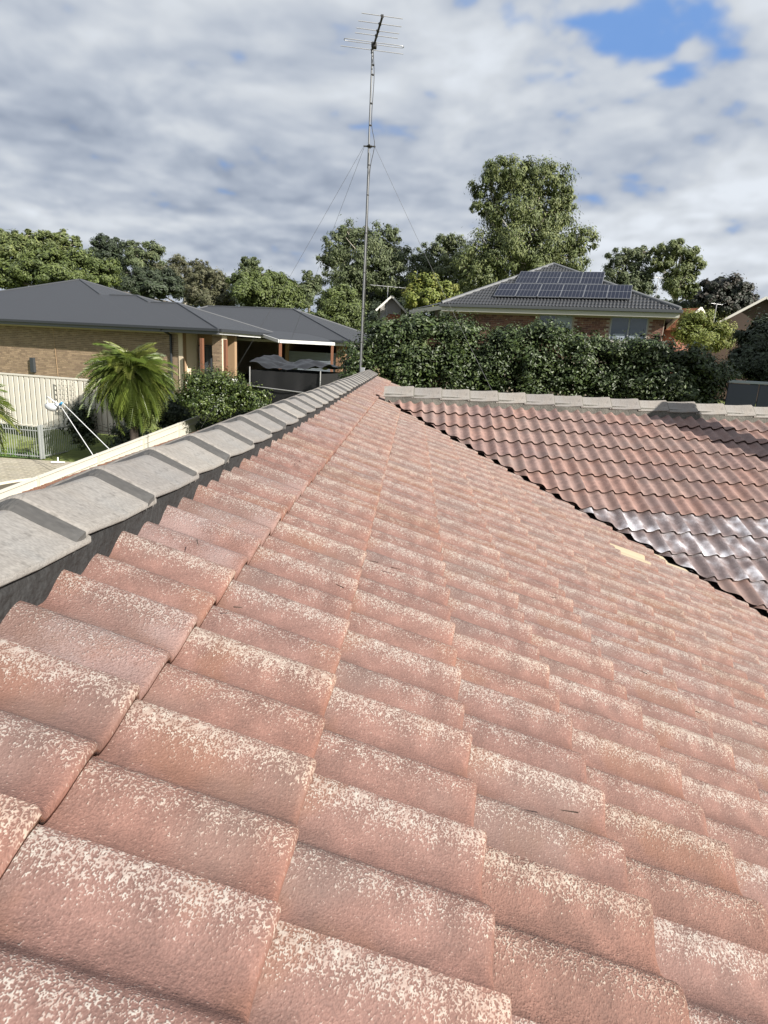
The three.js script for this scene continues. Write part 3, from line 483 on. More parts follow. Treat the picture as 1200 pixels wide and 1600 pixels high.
// ---------------------------------------------------------------- cream boundary fence running back along our left side
const cream = mat(0.57, 0.545, 0.47, 0.45), creamDark = mat(0.48, 0.455, 0.385, 0.45);
{
  const f = thing('boundary_fence', 'smooth cream steel boundary fence running back beside the foreground roof', 'fence');
  const X = z => -7.25 + 0.068 * (-13.15 - z), TOP = z => -2.6 + 0.058 * clamp(-13.15 - z, -10, 20);
  for (let i = -4; i < 5; i++) {
    const za = -13.15 - 2.4 * i, zb = za - 2.4, t = TOP((za + zb) / 2) + 0.0, b = t - 1.75;
    M('panel', poly([[[X(za), t - 0.045 + 0.058 * -1.2, za], [X(zb), t - 0.045 + 0.058 * 1.2, zb], [X(zb), b + 0.07, zb], [X(za), b - 0.07, za]]].map(q => q)), cream, f);
    M('top_rail', beam([X(za), t - 0.02 - 0.0696, za - 0.01], [X(zb), t - 0.02 + 0.0696, zb + 0.01], 0.055, 0.05), cream, f);
    M('mid_rail', beam([X(za) + 0.01, t - 0.22 - 0.0696, za - 0.04], [X(zb) + 0.01, t - 0.22 + 0.0696, zb + 0.04], 0.03, 0.012), creamDark, f);
    M('post', rbox(0.06, 1.9, 0.055, 0.006, X(za) + 0.012, TOP(za) - 0.93, za), creamDark, f);
  }
  // the return run, ribbed, going off to the right behind the bush
  const z0 = -25.2, x0 = X(z0), y0 = TOP(z0);
  for (let i = 0; i < 14; i++) M('ribbed_sheet', rbox(0.17, 1.7, 0.035, 0.008, x0 + 0.12 + i * 0.2, y0 - 0.9, z0 - 0.05 - 0.02 * (i % 2)), cream, f);
  M('top_rail', rbox(2.9, 0.05, 0.06, 0.006, x0 + 1.4, y0 - 0.01, z0 - 0.05), cream, f);
}
// cream ribbed fence below the brick wall, with a trellis panel
{
  const P0 = V(-16.6, 0, -24.35), P1 = V(-9.6, 0, -22.65), d = P1.clone().sub(P0).normalize(), L = P0.distanceTo(P1), turn = -Math.atan2(d.z, d.x);
  const f = thing('ribbed_fence', 'cream ribbed steel fence under the tan brick wall', 'fence', [P0.x, -3.05, P0.z], turn);
  const N = 29, st = L / N; for (let i = 0; i < N; i++) { const p = M('ribbed_sheet', rbox(st - 0.055, 1.9, 0.05, 0.012, st * (i + 0.5), 0.95, 0), cream, f); }
  M('back_sheet', box(L, 1.86, 0.01, L / 2, 0.93, -0.03), creamDark, f);
  M('top_rail', rbox(L, 0.07, 0.09, 0.01, L / 2, 1.93, 0), cream, f); M('bottom_rail', rbox(L, 0.07, 0.08, 0.01, L / 2, 0.02, 0), cream, f);
  const tr = thing('trellis', 'cream lattice trellis panel fixed to the ribbed fence', 'trellis', [-12.35, -2.5, -23.18], turn);
  for (let i = 0; i < 7; i++) M('lattice_slat', beam([0.02, 0.25 + i * 0.17, 0.02], [0.86, 0.25 + i * 0.17, 0.02], 0.02, 0.035), cream, tr);
  for (let i = 0; i < 6; i++) M('lattice_slat', beam([0.03 + i * 0.165, 0.2, 0.045], [0.03 + i * 0.165, 1.34, 0.045], 0.03, 0.02), cream, tr);
}
// ---------------------------------------------------------------- pool fence: round-topped tubular panels
{
  const met = mat(0.34, 0.36, 0.35, 0.45, { metalness: 0.3 }), blackMet = mat(0.03, 0.03, 0.033, 0.5);
  const panel = (name, label, a, b, y, m, post) => {
    const A0 = V(...a), B0 = V(...b), d = B0.clone().sub(A0), L = d.length(); d.normalize();
    const f = thing(name, label, 'fence', [A0.x, y, A0.z], -Math.atan2(d.z, d.x), 'pool fence panels');
    M('rail', rbox(L, 0.035, 0.03, 0.006, L / 2, 1.02, 0), m, f); M('rail', rbox(L, 0.035, 0.03, 0.006, L / 2, 0.1, 0), m, f);
    M('post', rbox(0.07, 1.22, 0.07, 0.01, 0, 0.61, 0), m, f); M('post', rbox(0.07, 1.22, 0.07, 0.01, L, 0.61, 0), m, f);
    const n = Math.round(L / 0.19), s = L / n; const hoop = tube([[0, 0.05, 0], [0, 1.08, 0], [0.008, 1.14, 0], [s / 4, 1.19, 0], [s / 2 - 0.008, 1.14, 0], [s / 2, 1.08, 0], [s / 2, 0.05, 0]], 0.011, 30, 5);
    for (let i = 0; i < n; i++) { const q = M('hoop', hoop, m, f); q.position.x = s * (i + 0.25); }
  };
  panel('pool_fence', 'grey hooped pool fence panel along the lawn edge at far left', [-14.6, 0, -21.9], [-12.25, 0, -21.6], -3.92, met);
  panel('pool_fence', 'grey hooped pool fence panel running back from the corner post', [-12.18, 0, -21.66], [-11.6, 0, -24.4], -3.9, met);
  panel('pool_fence', 'black hooped fence panel in shade beside the palm', [-11.75, 0, -23.2], [-9.6, 0, -22.75], -2.55, blackMet);
}
// paving: separate slabs of pale stone, a lawn strip and a kerbed garden bed
{
  const base = structure(M('patio', poly([[[-22, -3.94, -21.5], [-7.4, -3.94, -21.5], [-7.4, -3.94, -8], [-22, -3.94, -8]]]), mat(0.34, 0.29, 0.20, 0.95)), 'patio paved in pale sandstone slabs');
  const r = rng(31), mats = [[0.56, 0.52, 0.42], [0.52, 0.48, 0.38], [0.60, 0.56, 0.46], [0.54, 0.50, 0.41]].map(c => mat(c[0], c[1], c[2], 0.85, { map: blotch, bumpMap: grainBmp, bumpScale: 0.004 })), pg = [rbox(0.59, 0.04, 0.39, 0.006), rbox(0.585, 0.04, 0.386, 0.008)];
  let n = 0; for (let j = 0; j < 32; j++) for (let i = 0; i < 20; i++) { const x = -18.6 + i * 0.6 + (j % 2) * 0.3, z = -21.2 + j * 0.4; if (x > -7.5) continue; if (Math.hypot((x + 9.9) / 1.5, (z + 16.2) / 2.6) < 1) continue; const p = M('paving_slab', pg[n % 2], mats[Math.floor(r() * 4)], base); p.position.set(x, -3.925 + r() * 0.004, z); n++; if (n > 295) { i = 99; j = 99; } }
  const lawn = structure(M('lawn', poly([[[-22, -3.90, -26], [-12.2, -3.90, -26], [-12.2, -3.90, -21.55], [-22, -3.90, -22]]]), mat(0.06, 0.11, 0.025, 1)), 'small green lawn behind the pool fence');
  const P = [], N2 = 9000, rr = rng(12); for (let i = 0; i < N2; i++) { const x = -16 + rr() * 3.75, z = -24.5 + rr() * 2.8, a = rr() * 6.28, h = 0.06 + rr() * 0.1, w = 0.012; P.push(x - Math.cos(a) * w, -3.9, z - Math.sin(a) * w, x + Math.cos(a) * w, -3.9, z + Math.sin(a) * w, x + (rr() - 0.5) * 0.08, -3.9 + h, z + (rr() - 0.5) * 0.08); }
  const gg = new THREE.BufferGeometry(); gg.setAttribute('position', new THREE.Float32BufferAttribute(P, 3)); gg.computeVertexNormals();
  const gr = M('grass', gg, mat(0.10, 0.19, 0.035, 0.9, { side: THREE.DoubleSide })); gr.userData = { kind: 'stuff', label: 'blades of lawn grass behind the grey pool fence', category: 'grass' };
  const bed = thing('garden_bed', 'curved garden bed with pale stone kerb against the cream fence', 'garden bed', [-9.9, -3.92, -16.2]);
  const kp = []; for (let i = 0; i <= 24; i++) { const a = Math.PI / 2 + Math.PI * i / 24; kp.push([Math.cos(a) * 1.3, 0.03, Math.sin(a) * 2.4]); }
  M('kerb', tube(kp, 0.06, 60, 6), mat(0.55, 0.50, 0.40, 0.9), bed);
  const s = new THREE.CircleGeometry(1, 32); s.rotateX(-Math.PI / 2); s.scale(1.3, 1, 2.4); s.translate(0, 0.02, 0); M('soil', s, mat(0.10, 0.085, 0.06, 1, { bumpMap: grainBmp, bumpScale: 0.02 }), bed);
}
// pool cleaning gear
{
  const wh = mat(0.75, 0.76, 0.76, 0.4), net = mat(0.55, 0.58, 0.6, 0.8), blue = mat(0.05, 0.28, 0.5, 0.5);
  const p1 = thing('pool_net', 'white pool leaf net on a long pole leaning over the pool fence', 'pool net', [-7.75, -3.9, -16.9]);
  const A0 = [0, 0.9, 0], B0 = [-2.55, 2.18, -2.75];
  M('pole', bar(A0, B0, 0.012, 8), wh, p1);
  M('net_frame', tube([[-2.55, 2.18, -2.75], [-2.72, 2.30, -2.70], [-3.0, 2.40, -2.85], [-3.12, 2.28, -3.0], [-3.08, 2.10, -3.05], [-2.8, 2.08, -2.9], [-2.55, 2.18, -2.75]], 0.02, 40, 8), wh, p1);
  M('net_bag', new THREE.SphereGeometry(0.2, 14, 8, 0, 6.3, 1.2, 1.9).scale(1.2, 0.9, 0.9).translate(-2.9, 2.12, -2.92), net, p1);
  M('clip', rbox(0.07, 0.08, 0.07, 0.02, -2.52, 2.2, -2.72), blue, p1);
  const p2 = thing('pool_pole', 'second white pool pole leaning beside the leaf net', 'pole', [-7.35, -3.9, -17.0]); M('pole', bar([0.1, 1.1, 0], [-2.85, 2.3, -2.55], 0.012, 8), wh, p2); M('clip', rbox(0.08, 0.07, 0.07, 0.02, -2.8, 2.26, -2.5), blue, p2);
  const b = thing('pool_brush', 'white pool brush head lying on the paving', 'brush', [-11.3, -3.88, -21.0], 0.3); b.scale.setScalar(0.72); M('brush_head', rbox(0.62, 0.05, 0.12, 0.015, 0, 0.03, 0), wh, b); M('handle_socket', bar([0, 0.04, 0], [0.0, 0.26, -0.05], 0.03, 8), wh, b);
}
// ---------------------------------------------------------------- two-storey brick house with solar panels, right
const PHR = -Math.atan2(0.313, 0.95);
{
  const gy = -2.4, h = thing('brick_house', 'brown brick house with dark tiled roof and solar panels above the hedge', 'house', [2.03, gy, -30.99], PHR);
  const E = 2.78 - gy, W = 10.3, P = 0.471, tp = Math.tan(P), cp = Math.cos(P), sp = Math.sin(P), half = 4.75, RZ = 4.75;      // 27 degree pitch
  const tileDark = new THREE.MeshStandardMaterial({ color: lin(0.036, 0.038, 0.042), roughness: 0.5 });
  // rows of rolled tiles on each visible face; row range narrows towards the hips
  const face = (len, hl, hr, rowsT) => { const P_ = [], I = []; const g0 = 0.33, rows = Math.floor(rowsT / g0);
    for (let k = 0; k < rows; k++) { const t0 = k * g0, t1 = t0 + g0 + 0.03; const a0 = hl * t0 / rowsT, b0 = len - hr * t0 / rowsT, a1 = hl * Math.min(1, t1 / rowsT), b1 = len - hr * Math.min(1, t1 / rowsT); const n = Math.max(2, Math.round((b0 - a0) / 0.0375));
      const base = P_.length / 3; for (let i = 0; i <= n; i++) { const x0 = lerp(a0, b0, i / n), x1 = clamp(x0, a1, b1), f = s => 0.05 * Math.pow(0.5 + 0.5 * Math.cos(2 * Math.PI * s / 0.15), 1.2);
        P_.push(x0, 0.035 + f(x0) - 0.035, t0, x0, 0.035 + f(x0), t0, x1, f(x1), t1); if (i < n) { const q = base + i * 3; I.push(q, q + 3, q + 4, q, q + 4, q + 1, q + 1, q + 4, q + 5, q + 1, q + 5, q + 2); } } }
    const g = new THREE.BufferGeometry(); g.setAttribute('position', new THREE.Float32BufferAttribute(P_, 3)); g.setIndex(I); g.computeVertexNormals(); return g; };
  const rowsT = RZ / cp;
  const fr = M('roof', face(W, 4.35, 5.95, rowsT), tileDark, h); fr.matrix.makeBasis(V(1, 0, 0), V(0, cp, sp), V(0, sp, -cp)).setPosition(0, E, 0); fr.matrix.decompose(fr.position, fr.quaternion, fr.scale);
  const ap = [4.35, E + RZ * tp, -RZ], ap2 = [4.35, E + RZ * tp, -RZ - 3], bl = [0, E, -12.5], br = [W, E, -12.5];
  M('roof_sides', poly([[[W, E, 0], br, ap2, ap], [bl, [0, E, 0], ap, ap2], [br, bl, ap2]]), tileDark, h);
  M('hip_capping', merged([bar([0, E + 0.05, 0], ap, 0.09, 7), bar([W, E + 0.05, 0], ap, 0.09, 7), bar(ap, ap2, 0.09, 7)]), mat(0.13, 0.135, 0.14, 0.6), h);
  M('gutter', merged([rbox(W + 0.2, 0.13, 0.12, 0.02, W / 2, E - 0.06, 0.05), box(0.12, 0.13, 12, W + 0.06, E - 0.06, -6)]), mat(0.07, 0.075, 0.08, 0.4), h);
  M('fascia', merged([box(W, 0.2, 0.03, W / 2, E - 0.2, -0.02), box(0.03, 0.2, 12, W - 0.02, E - 0.2, -6)]), mat(0.50, 0.49, 0.43, 0.7), h);
  M('soffit', box(W, 0.02, 0.6, W / 2, E - 0.30, -0.3), mat(0.36, 0.35, 0.32, 0.8), h);
  const WH = E - 0.3, mort = mat(0.40, 0.33, 0.27, 0.95);
  M('wall', merged([box(9.5, WH, 0.2, 0.3 + 4.75, WH / 2, -0.62), box(0.2, WH, 10, 9.7, WH / 2, -5.7), box(0.2, WH, 10, 0.4, WH / 2, -5.7), box(9.4, WH, 0.2, 5, WH / 2, -10.6)]), mort, h);
  const oy = 3.0;   // bricks from here up: lower courses stand behind the hedge
  const win = [[4.52, 5.98, 3.95, WH], [7.62, 9.14, 3.85, WH]];
  bricks(h, 9.45, WH - oy, 0.32, oy, -0.518, { tones: [[0.15, 0.072, 0.055], [0.18, 0.088, 0.065], [0.12, 0.06, 0.05], [0.21, 0.115, 0.085]], seed: 14, holes: win.map(w => [w[0] - 0.32, w[1] - 0.32, w[2] - oy, 9]) });
  win.forEach((w, i) => {
    const cx = (w[0] + w[1]) / 2, cy = (w[2] + w[3]) / 2, ww = w[1] - w[0], hh = w[3] - w[2];
    const f = M('window', merged([box(ww, 0.05, 0.05, cx, w[3] - 0.03, -0.49), box(ww, 0.05, 0.05, cx, w[2] + 0.02, -0.49), box(0.05, hh - 0.1, 0.05, w[0] + 0.02, cy, -0.49), box(0.05, hh - 0.1, 0.05, w[1] - 0.02, cy, -0.49), box(0.055, hh - 0.1, 0.055, cx, cy, -0.488)]), mat(0.30, 0.31, 0.32, 0.5), h);
    const blind = mat(0.30, 0.34, 0.40, 0.7), pane = new THREE.MeshPhysicalMaterial({ color: lin(0.06, 0.075, 0.095), roughness: 0.06, clearcoat: 1 });
    M('pane', box(ww / 2 - 0.06, hh - 0.08, 0.012, cx - ww / 4, cy, -0.508), pane, f); M('pane', box(ww / 2 - 0.06, hh - 0.08, 0.012, cx + ww / 4, cy, -0.506), i ? pane : blind, f);
    if (i) M('blind', merged([box(0.5, 0.28, 0.01, cx - 0.36, w[2] + 0.17, -0.497), box(0.4, 0.28, 0.01, cx + 0.28, w[2] + 0.17, -0.495)]), blind, f);
    M('sill', rbox(ww + 0.1, 0.07, 0.16, 0.01, cx, w[2] - 0.03, -0.47), mat(0.55, 0.53, 0.48, 0.8), f);
  });
  // solar panels on rails, each with its frame and rows of cells
  const cell = new THREE.MeshPhysicalMaterial({ color: lin(0.005, 0.007, 0.018), roughness: 0.3, specularIntensity: 0.35 }), frm = mat(0.26, 0.27, 0.29, 0.5, { metalness: 0.4 }), grid = mat(0.09, 0.095, 0.115, 0.5);
  const PW = 0.985, PH = 1.56;
  const cells = (() => { const L = []; for (let c = 0; c < 6; c++) for (let r = 0; r < 2; r++) L.push(box(PW / 6 - 0.03, 0.006, PH / 2 - 0.05, (c + 0.5) * PW / 6, 0.034, (r + 0.5) * PH / 2)); return merged(L); })();
  const fg = merged([box(PW, 0.04, 0.03, PW / 2, 0.016, 0.015), box(PW, 0.04, 0.03, PW / 2, 0.016, PH - 0.015), box(0.03, 0.04, PH, 0.015, 0.016, PH / 2), box(0.03, 0.04, PH, PW - 0.015, 0.016, PH / 2), box(PW, 0.034, 0.024, PW / 2, 0.018, PH / 2)]);
  const bg = box(PW - 0.02, 0.024, PH - 0.02, PW / 2, 0.015, PH / 2);
  const put = (s, t, w = 1) => { const p = M('solar_panel', bg, grid, fr); p.position.set(s, 0.12, t); M('cells', cells, cell, p); M('panel_frame', fg, frm, p); };
  for (let i = 0; i < 4; i++) put(2.98 + i * 1.0, 2.33); for (let i = 0; i < 6; i++) put(2.30 + i * 1.0, 0.72);
  // lower side roof at the left with its pale fascia
  const sd = M('side_roof', poly([[[0.0, E + 0.1, -0.6], [1.7, E + 0.85, -2.6], [0.2, E + 0.75, -4.0], [-2.6, E - 0.1, -3.0]]]), tileDark, h);
  M('side_fascia', beam([-0.05, E - 0.1, -0.5], [-2.6, E - 0.22, -3.0], 0.04, 0.2), mat(0.50, 0.49, 0.43, 0.7), h);
  M('side_wall', box(2.4, 4.6, 0.2, -0.4, 2.3, -3.4), mat(0.2, 0.1, 0.07, 0.9), h);
}
// ---------------------------------------------------------------- small houses further off
function cottage(name, label, pos, turn, w, d, eave, rise, wallM, roofM, gableM, trimM) {
  const h = thing(name, label, 'house', pos, turn), o = 0.35;
  M('wall', merged([box(w, eave, d, 0, eave / 2, 0)]), wallM, h);
  M('gable', poly([[[-w / 2, eave, d / 2], [w / 2, eave, d / 2], [0, eave + rise, d / 2]]]), gableM, h); M('gable', poly([[[w / 2, eave, -d / 2], [-w / 2, eave, -d / 2], [0, eave + rise, -d / 2]]]), gableM, h);
  const k = rise / (w / 2), y0 = eave - o * k;
  M('roof', poly([[[-w / 2 - o, y0, d / 2 + o], [0, eave + rise, d / 2 + o], [0, eave + rise, -d / 2 - o], [-w / 2 - o, y0, -d / 2 - o]], [[0, eave + rise, d / 2 + o], [w / 2 + o, y0, d / 2 + o], [w / 2 + o, y0, -d / 2 - o], [0, eave + rise, -d / 2 - o]]]), roofM, h);
  M('barge_board', merged([beam([-w / 2 - o, y0, d / 2 + o + 0.02], [0, eave + rise, d / 2 + o + 0.02], 0.05, 0.13), beam([0, eave + rise, d / 2 + o + 0.02], [w / 2 + o, y0, d / 2 + o + 0.02], 0.05, 0.13)]), trimM, h);
  return h;
}
const redTile = mat(0.34, 0.115, 0.05, 0.85, { map: blotch }), palTrim = mat(0.62, 0.60, 0.55, 0.7), redBrick = mat(0.22, 0.09, 0.06, 0.9), greyW = mat(0.28, 0.27, 0.25, 0.9), dkTile = mat(0.06, 0.055, 0.05, 0.8);
{
  const c = cottage('gabled_cottage', 'small grey gabled house with red lower roof far behind the hedge', [-1.2, -1.0, -49.2], 0.12, 1.5, 3, 4.65, 0.72, greyW, dkTile, greyW, palTrim);
  M('lean_to_roof', poly([[[-0.9, 3.3, 2.9], [0.75, 3.3, 2.9], [0.7, 4.15, 1.55], [-0.1, 4.15, 1.55]]]), redTile, c); M('lean_to_wall', box(1.5, 3.3, 1.3, 0, 1.65, 2.2), redBrick, c);
}
{
  const c = cottage('red_roof_house', 'orange tiled roof with white barge peeping past the brown brick house', [15.5, -1.4, -38.4], 0.55, 2.6, 3, 4.1, 1.0, redBrick, redTile, redTile, palTrim);
  const d = cottage('dark_roof_house', 'dark tiled gable with pale barge board at the right edge', [21.6, -1.2, -41.2], -0.35, 5.2, 7, 4.0, 1.7, mat(0.09, 0.06, 0.045, 0.9), dkTile, mat(0.07, 0.05, 0.04, 0.9), palTrim);
  const e = thing('distant_shed', 'grey roofed shed beside the roller door wing', 'shed', [-0.6, -0.9, -38], PHL); M('wall', box(3, 1.2, 3, 0, 0.6, 0), greyW, e); M('roof', poly([[[-1.8, 1.15, 1.8], [1.8, 1.15, 1.8], [1.8, 1.75, -1.8], [-1.8, 1.75, -1.8]]]), mat(0.3, 0.29, 0.27, 0.8), e);
}
function roofAntenna(label, x, y, z, base, w, turn, n) {
  const a = thing('television_antenna', label, 'antenna', [x, base, z], turn), m = mat(0.5, 0.5, 0.5, 0.4, { metalness: 0.6 });
  M('mast', bar([0, 0, 0], [0, y - base, 0], 0.025, 6), m, a); M('boom', bar([-w / 2, y - base, 0], [w / 2, y - base - 0.05, 0], 0.02, 6), m, a);
  for (let i = 0; i < n; i++) { const t = (i / (n - 1) - 0.5) * w * 0.94; M('element', bar([t, y - base + 0.02, -0.35], [t, y - base + 0.02, 0.35], 0.012, 5), m, a); }
}
roofAntenna('small antenna above the red roof behind the hedge', -1.3, 5.05, -47.6, 0, 2.6, 0.2, 7);
roofAntenna('short antenna on the dark gabled roof at the right', 19.1, 4.35, -40.9, 2.6, 0.75, 0.1, 3);
roofAntenna('thin antenna among the white gum trunks at the right', 17.9, 6.6, -48.0, 0, 0.7, 0.1, 3);
// dark blue-grey boundary fence at the right
{
  const f = thing('boundary_fence', 'dark blue grey steel fence with pale top rail right of the hedge', 'fence', [8.7, -3.4, -16.2], -0.06);
  const m = mat(0.045, 0.055, 0.075, 0.5); for (let i = 0; i < 8; i++) M('panel', rbox(0.72, 3.55, 0.04, 0.01, 0.38 + i * 0.74, 1.78, 0), m, f);
  M('top_rail', rbox(6, 0.07, 0.09, 0.01, 3, 3.6, 0), mat(0.30, 0.35, 0.36, 0.5), f);
}
// ---------------------------------------------------------------- trees, hedge, palms
const leafMats = {};
function leafMat(rough, trans) { const k = rough + '_' + trans; if (!leafMats[k]) leafMats[k] = new THREE.MeshPhysicalMaterial({ vertexColors: true, roughness: rough, side: THREE.DoubleSide, transmission: trans, thickness: 0 }); return leafMats[k]; }
function foliage(blobs, { n, size, aspect = 0.45, tones, seed, clump = 0.42, sub = 16, droop = 0, fill = 0.25, inner: innerK = 0.22 }) {
  const r = rng(seed), gauss = () => (r() + r() + r() - 1.5) * 1.15;
  const area = blobs.map(b => b[3] * b[4] + 0.3 * b[3] * b[3]), tot = area.reduce((a, b) => a + b, 0);
  const P = [], N = [], C = []; const a = V(), b = V(), nn = V(), t = V();
  blobs.forEach((B, bi) => {
    const cnt = Math.round(n * area[bi] / tot), subs = []; const rx = B[3], ry = B[4], rz = B[5] || rx * 0.9;
    const ns = Math.max(8, Math.round(1.7 * sub * Math.max(1, rx * ry / 2.2)));
    for (let k = 0; k < ns; k++) { let u = V(gauss(), gauss(), gauss()).normalize(); const q = r() < fill ? 0.3 + 0.4 * r() : 0.74 + 0.30 * r(); subs.push([B[0] + u.x * rx * q, B[1] + u.y * ry * q, B[2] + u.z * rz * q, clump * 0.80 * (0.45 + 0.85 * r()) * Math.min(rx, ry * 1.25), u, r()]); }
    const inner = Math.round(cnt * innerK);
    for (let k = 0; k < cnt + inner; k++) {
      const deep = k >= cnt, s = deep ? [B[0], B[1], B[2], 1, V(0, 1, 0), r()] : subs[Math.floor(r() * ns)], d = V(gauss(), gauss(), gauss()), R = s[3]; if (deep) { d.normalize().multiplyScalar(0.72 * Math.cbrt(r())); d.x *= rx; d.y *= ry / 0.8; d.z *= rz; }
      const L = d.length(); const lim = r() < 0.14 ? 2.3 : 1.3; if (!deep && L > lim) d.multiplyScalar(lim / L); if (!deep && lim > 2) d.multiplyScalar(1.5);
      const x = s[0] + d.x * R, y = s[1] + d.y * R * 0.8, z = s[2] + d.z * R;
      nn.copy(d).multiplyScalar(0.7).addScaledVector(s[4], 0.5).add(V(r() - 0.5, r() - 0.5 + 0.35, r() - 0.5)).normalize();
      t.set(r() - 0.5, r() - 0.5 - droop, r() - 0.5); a.crossVectors(nn, t).normalize(); b.crossVectors(a, nn).normalize();
      const l = size * (0.65 + 0.7 * r()) * (deep ? 2.1 : 1), w = l * aspect * 0.5; const tone = tones[Math.floor((s[5] * 0.6 + r() * 0.4) * tones.length) % tones.length], m = 0.75 + 0.5 * r();
      const p0 = [x - b.x * l / 2, y - b.y * l / 2, z - b.z * l / 2], p2 = [x + b.x * l / 2, y + b.y * l / 2, z + b.z * l / 2], p1 = [x + a.x * w + nn.x * w * 0.3, y + a.y * w + nn.y * w * 0.3, z + a.z * w + nn.z * w * 0.3], p3 = [x - a.x * w + nn.x * w * 0.3, y - a.y * w + nn.y * w * 0.3, z - a.z * w + nn.z * w * 0.3];
      P.push(...p0, ...p1, ...p2, ...p0, ...p2, ...p3); for (let i = 0; i < 6; i++) C.push(tone[0] * m, tone[1] * m, tone[2] * m);
    }
  });
  const g = new THREE.BufferGeometry(); g.setAttribute('position', new THREE.Float32BufferAttribute(P, 3)); g.setAttribute('color', new THREE.Float32BufferAttribute(C, 3)); g.computeVertexNormals(); return g;
}
function limbs(base, blobs, r0, seed, start = 0.35) {
  const r = rng(seed), L = [], cx = blobs.reduce((s, b) => s + b[0], 0) / blobs.length, cz = blobs.reduce((s, b) => s + b[2], 0) / blobs.length, low = Math.min(...blobs.map(b => b[1]));
  const H = low - base[1], top = [lerp(base[0], cx, 0.6), base[1] + Math.max(H, 1) * 0.9, lerp(base[2], cz, 0.6)];
  const taper = (pts, ra, rb) => { const c = new THREE.CatmullRomCurve3(pts.map(p => V(...p))), g = new THREE.TubeGeometry(c, 12, 1, 7, false), p = g.attributes.position; for (let i = 0; i <= 12; i++) { const o = c.getPointAt(i / 12), k = lerp(ra, rb, i / 12); for (let j = 0; j <= 7; j++) { const q = i * 8 + j; p.setXYZ(q, o.x + (p.getX(q) - o.x) * k, o.y + (p.getY(q) - o.y) * k, o.z + (p.getZ(q) - o.z) * k); } } g.computeVertexNormals(); return g; };
  L.push(taper([base, [lerp(base[0], top[0], 0.5) + (r() - 0.5) * 0.4, (base[1] + top[1]) / 2, base[2]], top], r0, r0 * 0.7));
  for (const b of blobs) { const m = [lerp(top[0], b[0], 0.5) + (r() - 0.5) * 0.6, lerp(top[1], b[1], 0.55), lerp(top[2], b[2], 0.5)]; L.push(taper([top, m, [b[0], b[1] + b[4] * 0.3, b[2]]], r0 * 0.5, r0 * 0.1));
    for (let k = 0; k < 3; k++) L.push(taper([m, [b[0] + (r() - 0.5) * b[3] * 0.5, b[1], b[2] + (r() - 0.5) * b[3] * 0.5], [b[0] + (r() - 0.5) * b[3] * 1.6, b[1] + (r() - 0.3) * b[4] * 1.2, b[2] + (r() - 0.5) * b[3] * 1.4]], r0 * 0.2, r0 * 0.05)); }
  return merged(L);
}
const barkPale = mat(0.42, 0.38, 0.32, 0.85), barkGrey = mat(0.17, 0.15, 0.125, 0.95), barkDark = mat(0.07, 0.055, 0.045, 0.95);
const GUM = [[0.115, 0.145, 0.036], [0.095, 0.125, 0.032], [0.145, 0.17, 0.046], [0.07, 0.095, 0.026]], GUMGREY = [[0.10, 0.13, 0.048], [0.08, 0.105, 0.04], [0.13, 0.155, 0.06]], DARKG = [[0.028, 0.045, 0.018], [0.036, 0.055, 0.02], [0.022, 0.036, 0.016]], BRIGHT = [[0.16, 0.19, 0.022], [0.13, 0.165, 0.02], [0.19, 0.20, 0.03]], MID = [[0.085, 0.118, 0.024], [0.105, 0.138, 0.028], [0.065, 0.092, 0.02]], OLIVE = [[0.10, 0.10, 0.045], [0.085, 0.09, 0.04], [0.12, 0.115, 0.06]], PURPLE = [[0.026, 0.026, 0.017], [0.020, 0.027, 0.015], [0.034, 0.028, 0.02]], HEDGE = [[0.036, 0.060, 0.013], [0.046, 0.073, 0.015], [0.028, 0.047, 0.011], [0.062, 0.090, 0.018]];
let treeSeed = 500;
function tree(name, label, blobs, o) {
  const cx = blobs.reduce((s, b) => s + b[0], 0) / blobs.length, cz = blobs.reduce((s, b) => s + b[2], 0) / blobs.length, gy = ground(cx, cz);
  const t = thing(name, label, o.category || 'tree', [cx, gy, cz], 0, o.group); treeSeed += 7;
  const rel = blobs.map(b => [b[0] - cx, b[1] - gy, b[2] - cz, b[3], b[4], b[5]]);
  M('trunk', limbs([o.lean || 0, -0.3, 0], rel, o.r || 0.3, treeSeed), o.bark || barkGrey, t);
  M('crown', foliage(rel, { n: o.n, size: o.size, aspect: o.aspect, tones: o.tones, seed: treeSeed + 1, clump: o.clump, sub: o.sub, droop: o.droop || 0, fill: o.fill, inner: o.inner }), leafMat(o.rough || 0.6, o.trans === undefined ? 0.25 : o.trans), t);
  return t;
}
function hedge(label, blobs) {
  const low = []; for (const b of blobs) { low.push([...b.slice(0, 5), 1.0]); } for (const b of blobs.filter(b => b[1] < 0.4)) low.push([b[0], b[1] - 1.3, b[2], b[3], 1.0, 0.95], [b[0], b[1] - 2.6, b[2], b[3], 1.1, 0.9]);
  tree('hedge_shrub', label, low, { n: 72000, size: 0.09, aspect: 0.52, tones: HEDGE, r: 0.10, category: 'hedge', group: 'hedge shrubs behind the wing roof', rough: 0.5, trans: 0.15, clump: 0.40, sub: 46, fill: 0.3, bark: barkDark });
}
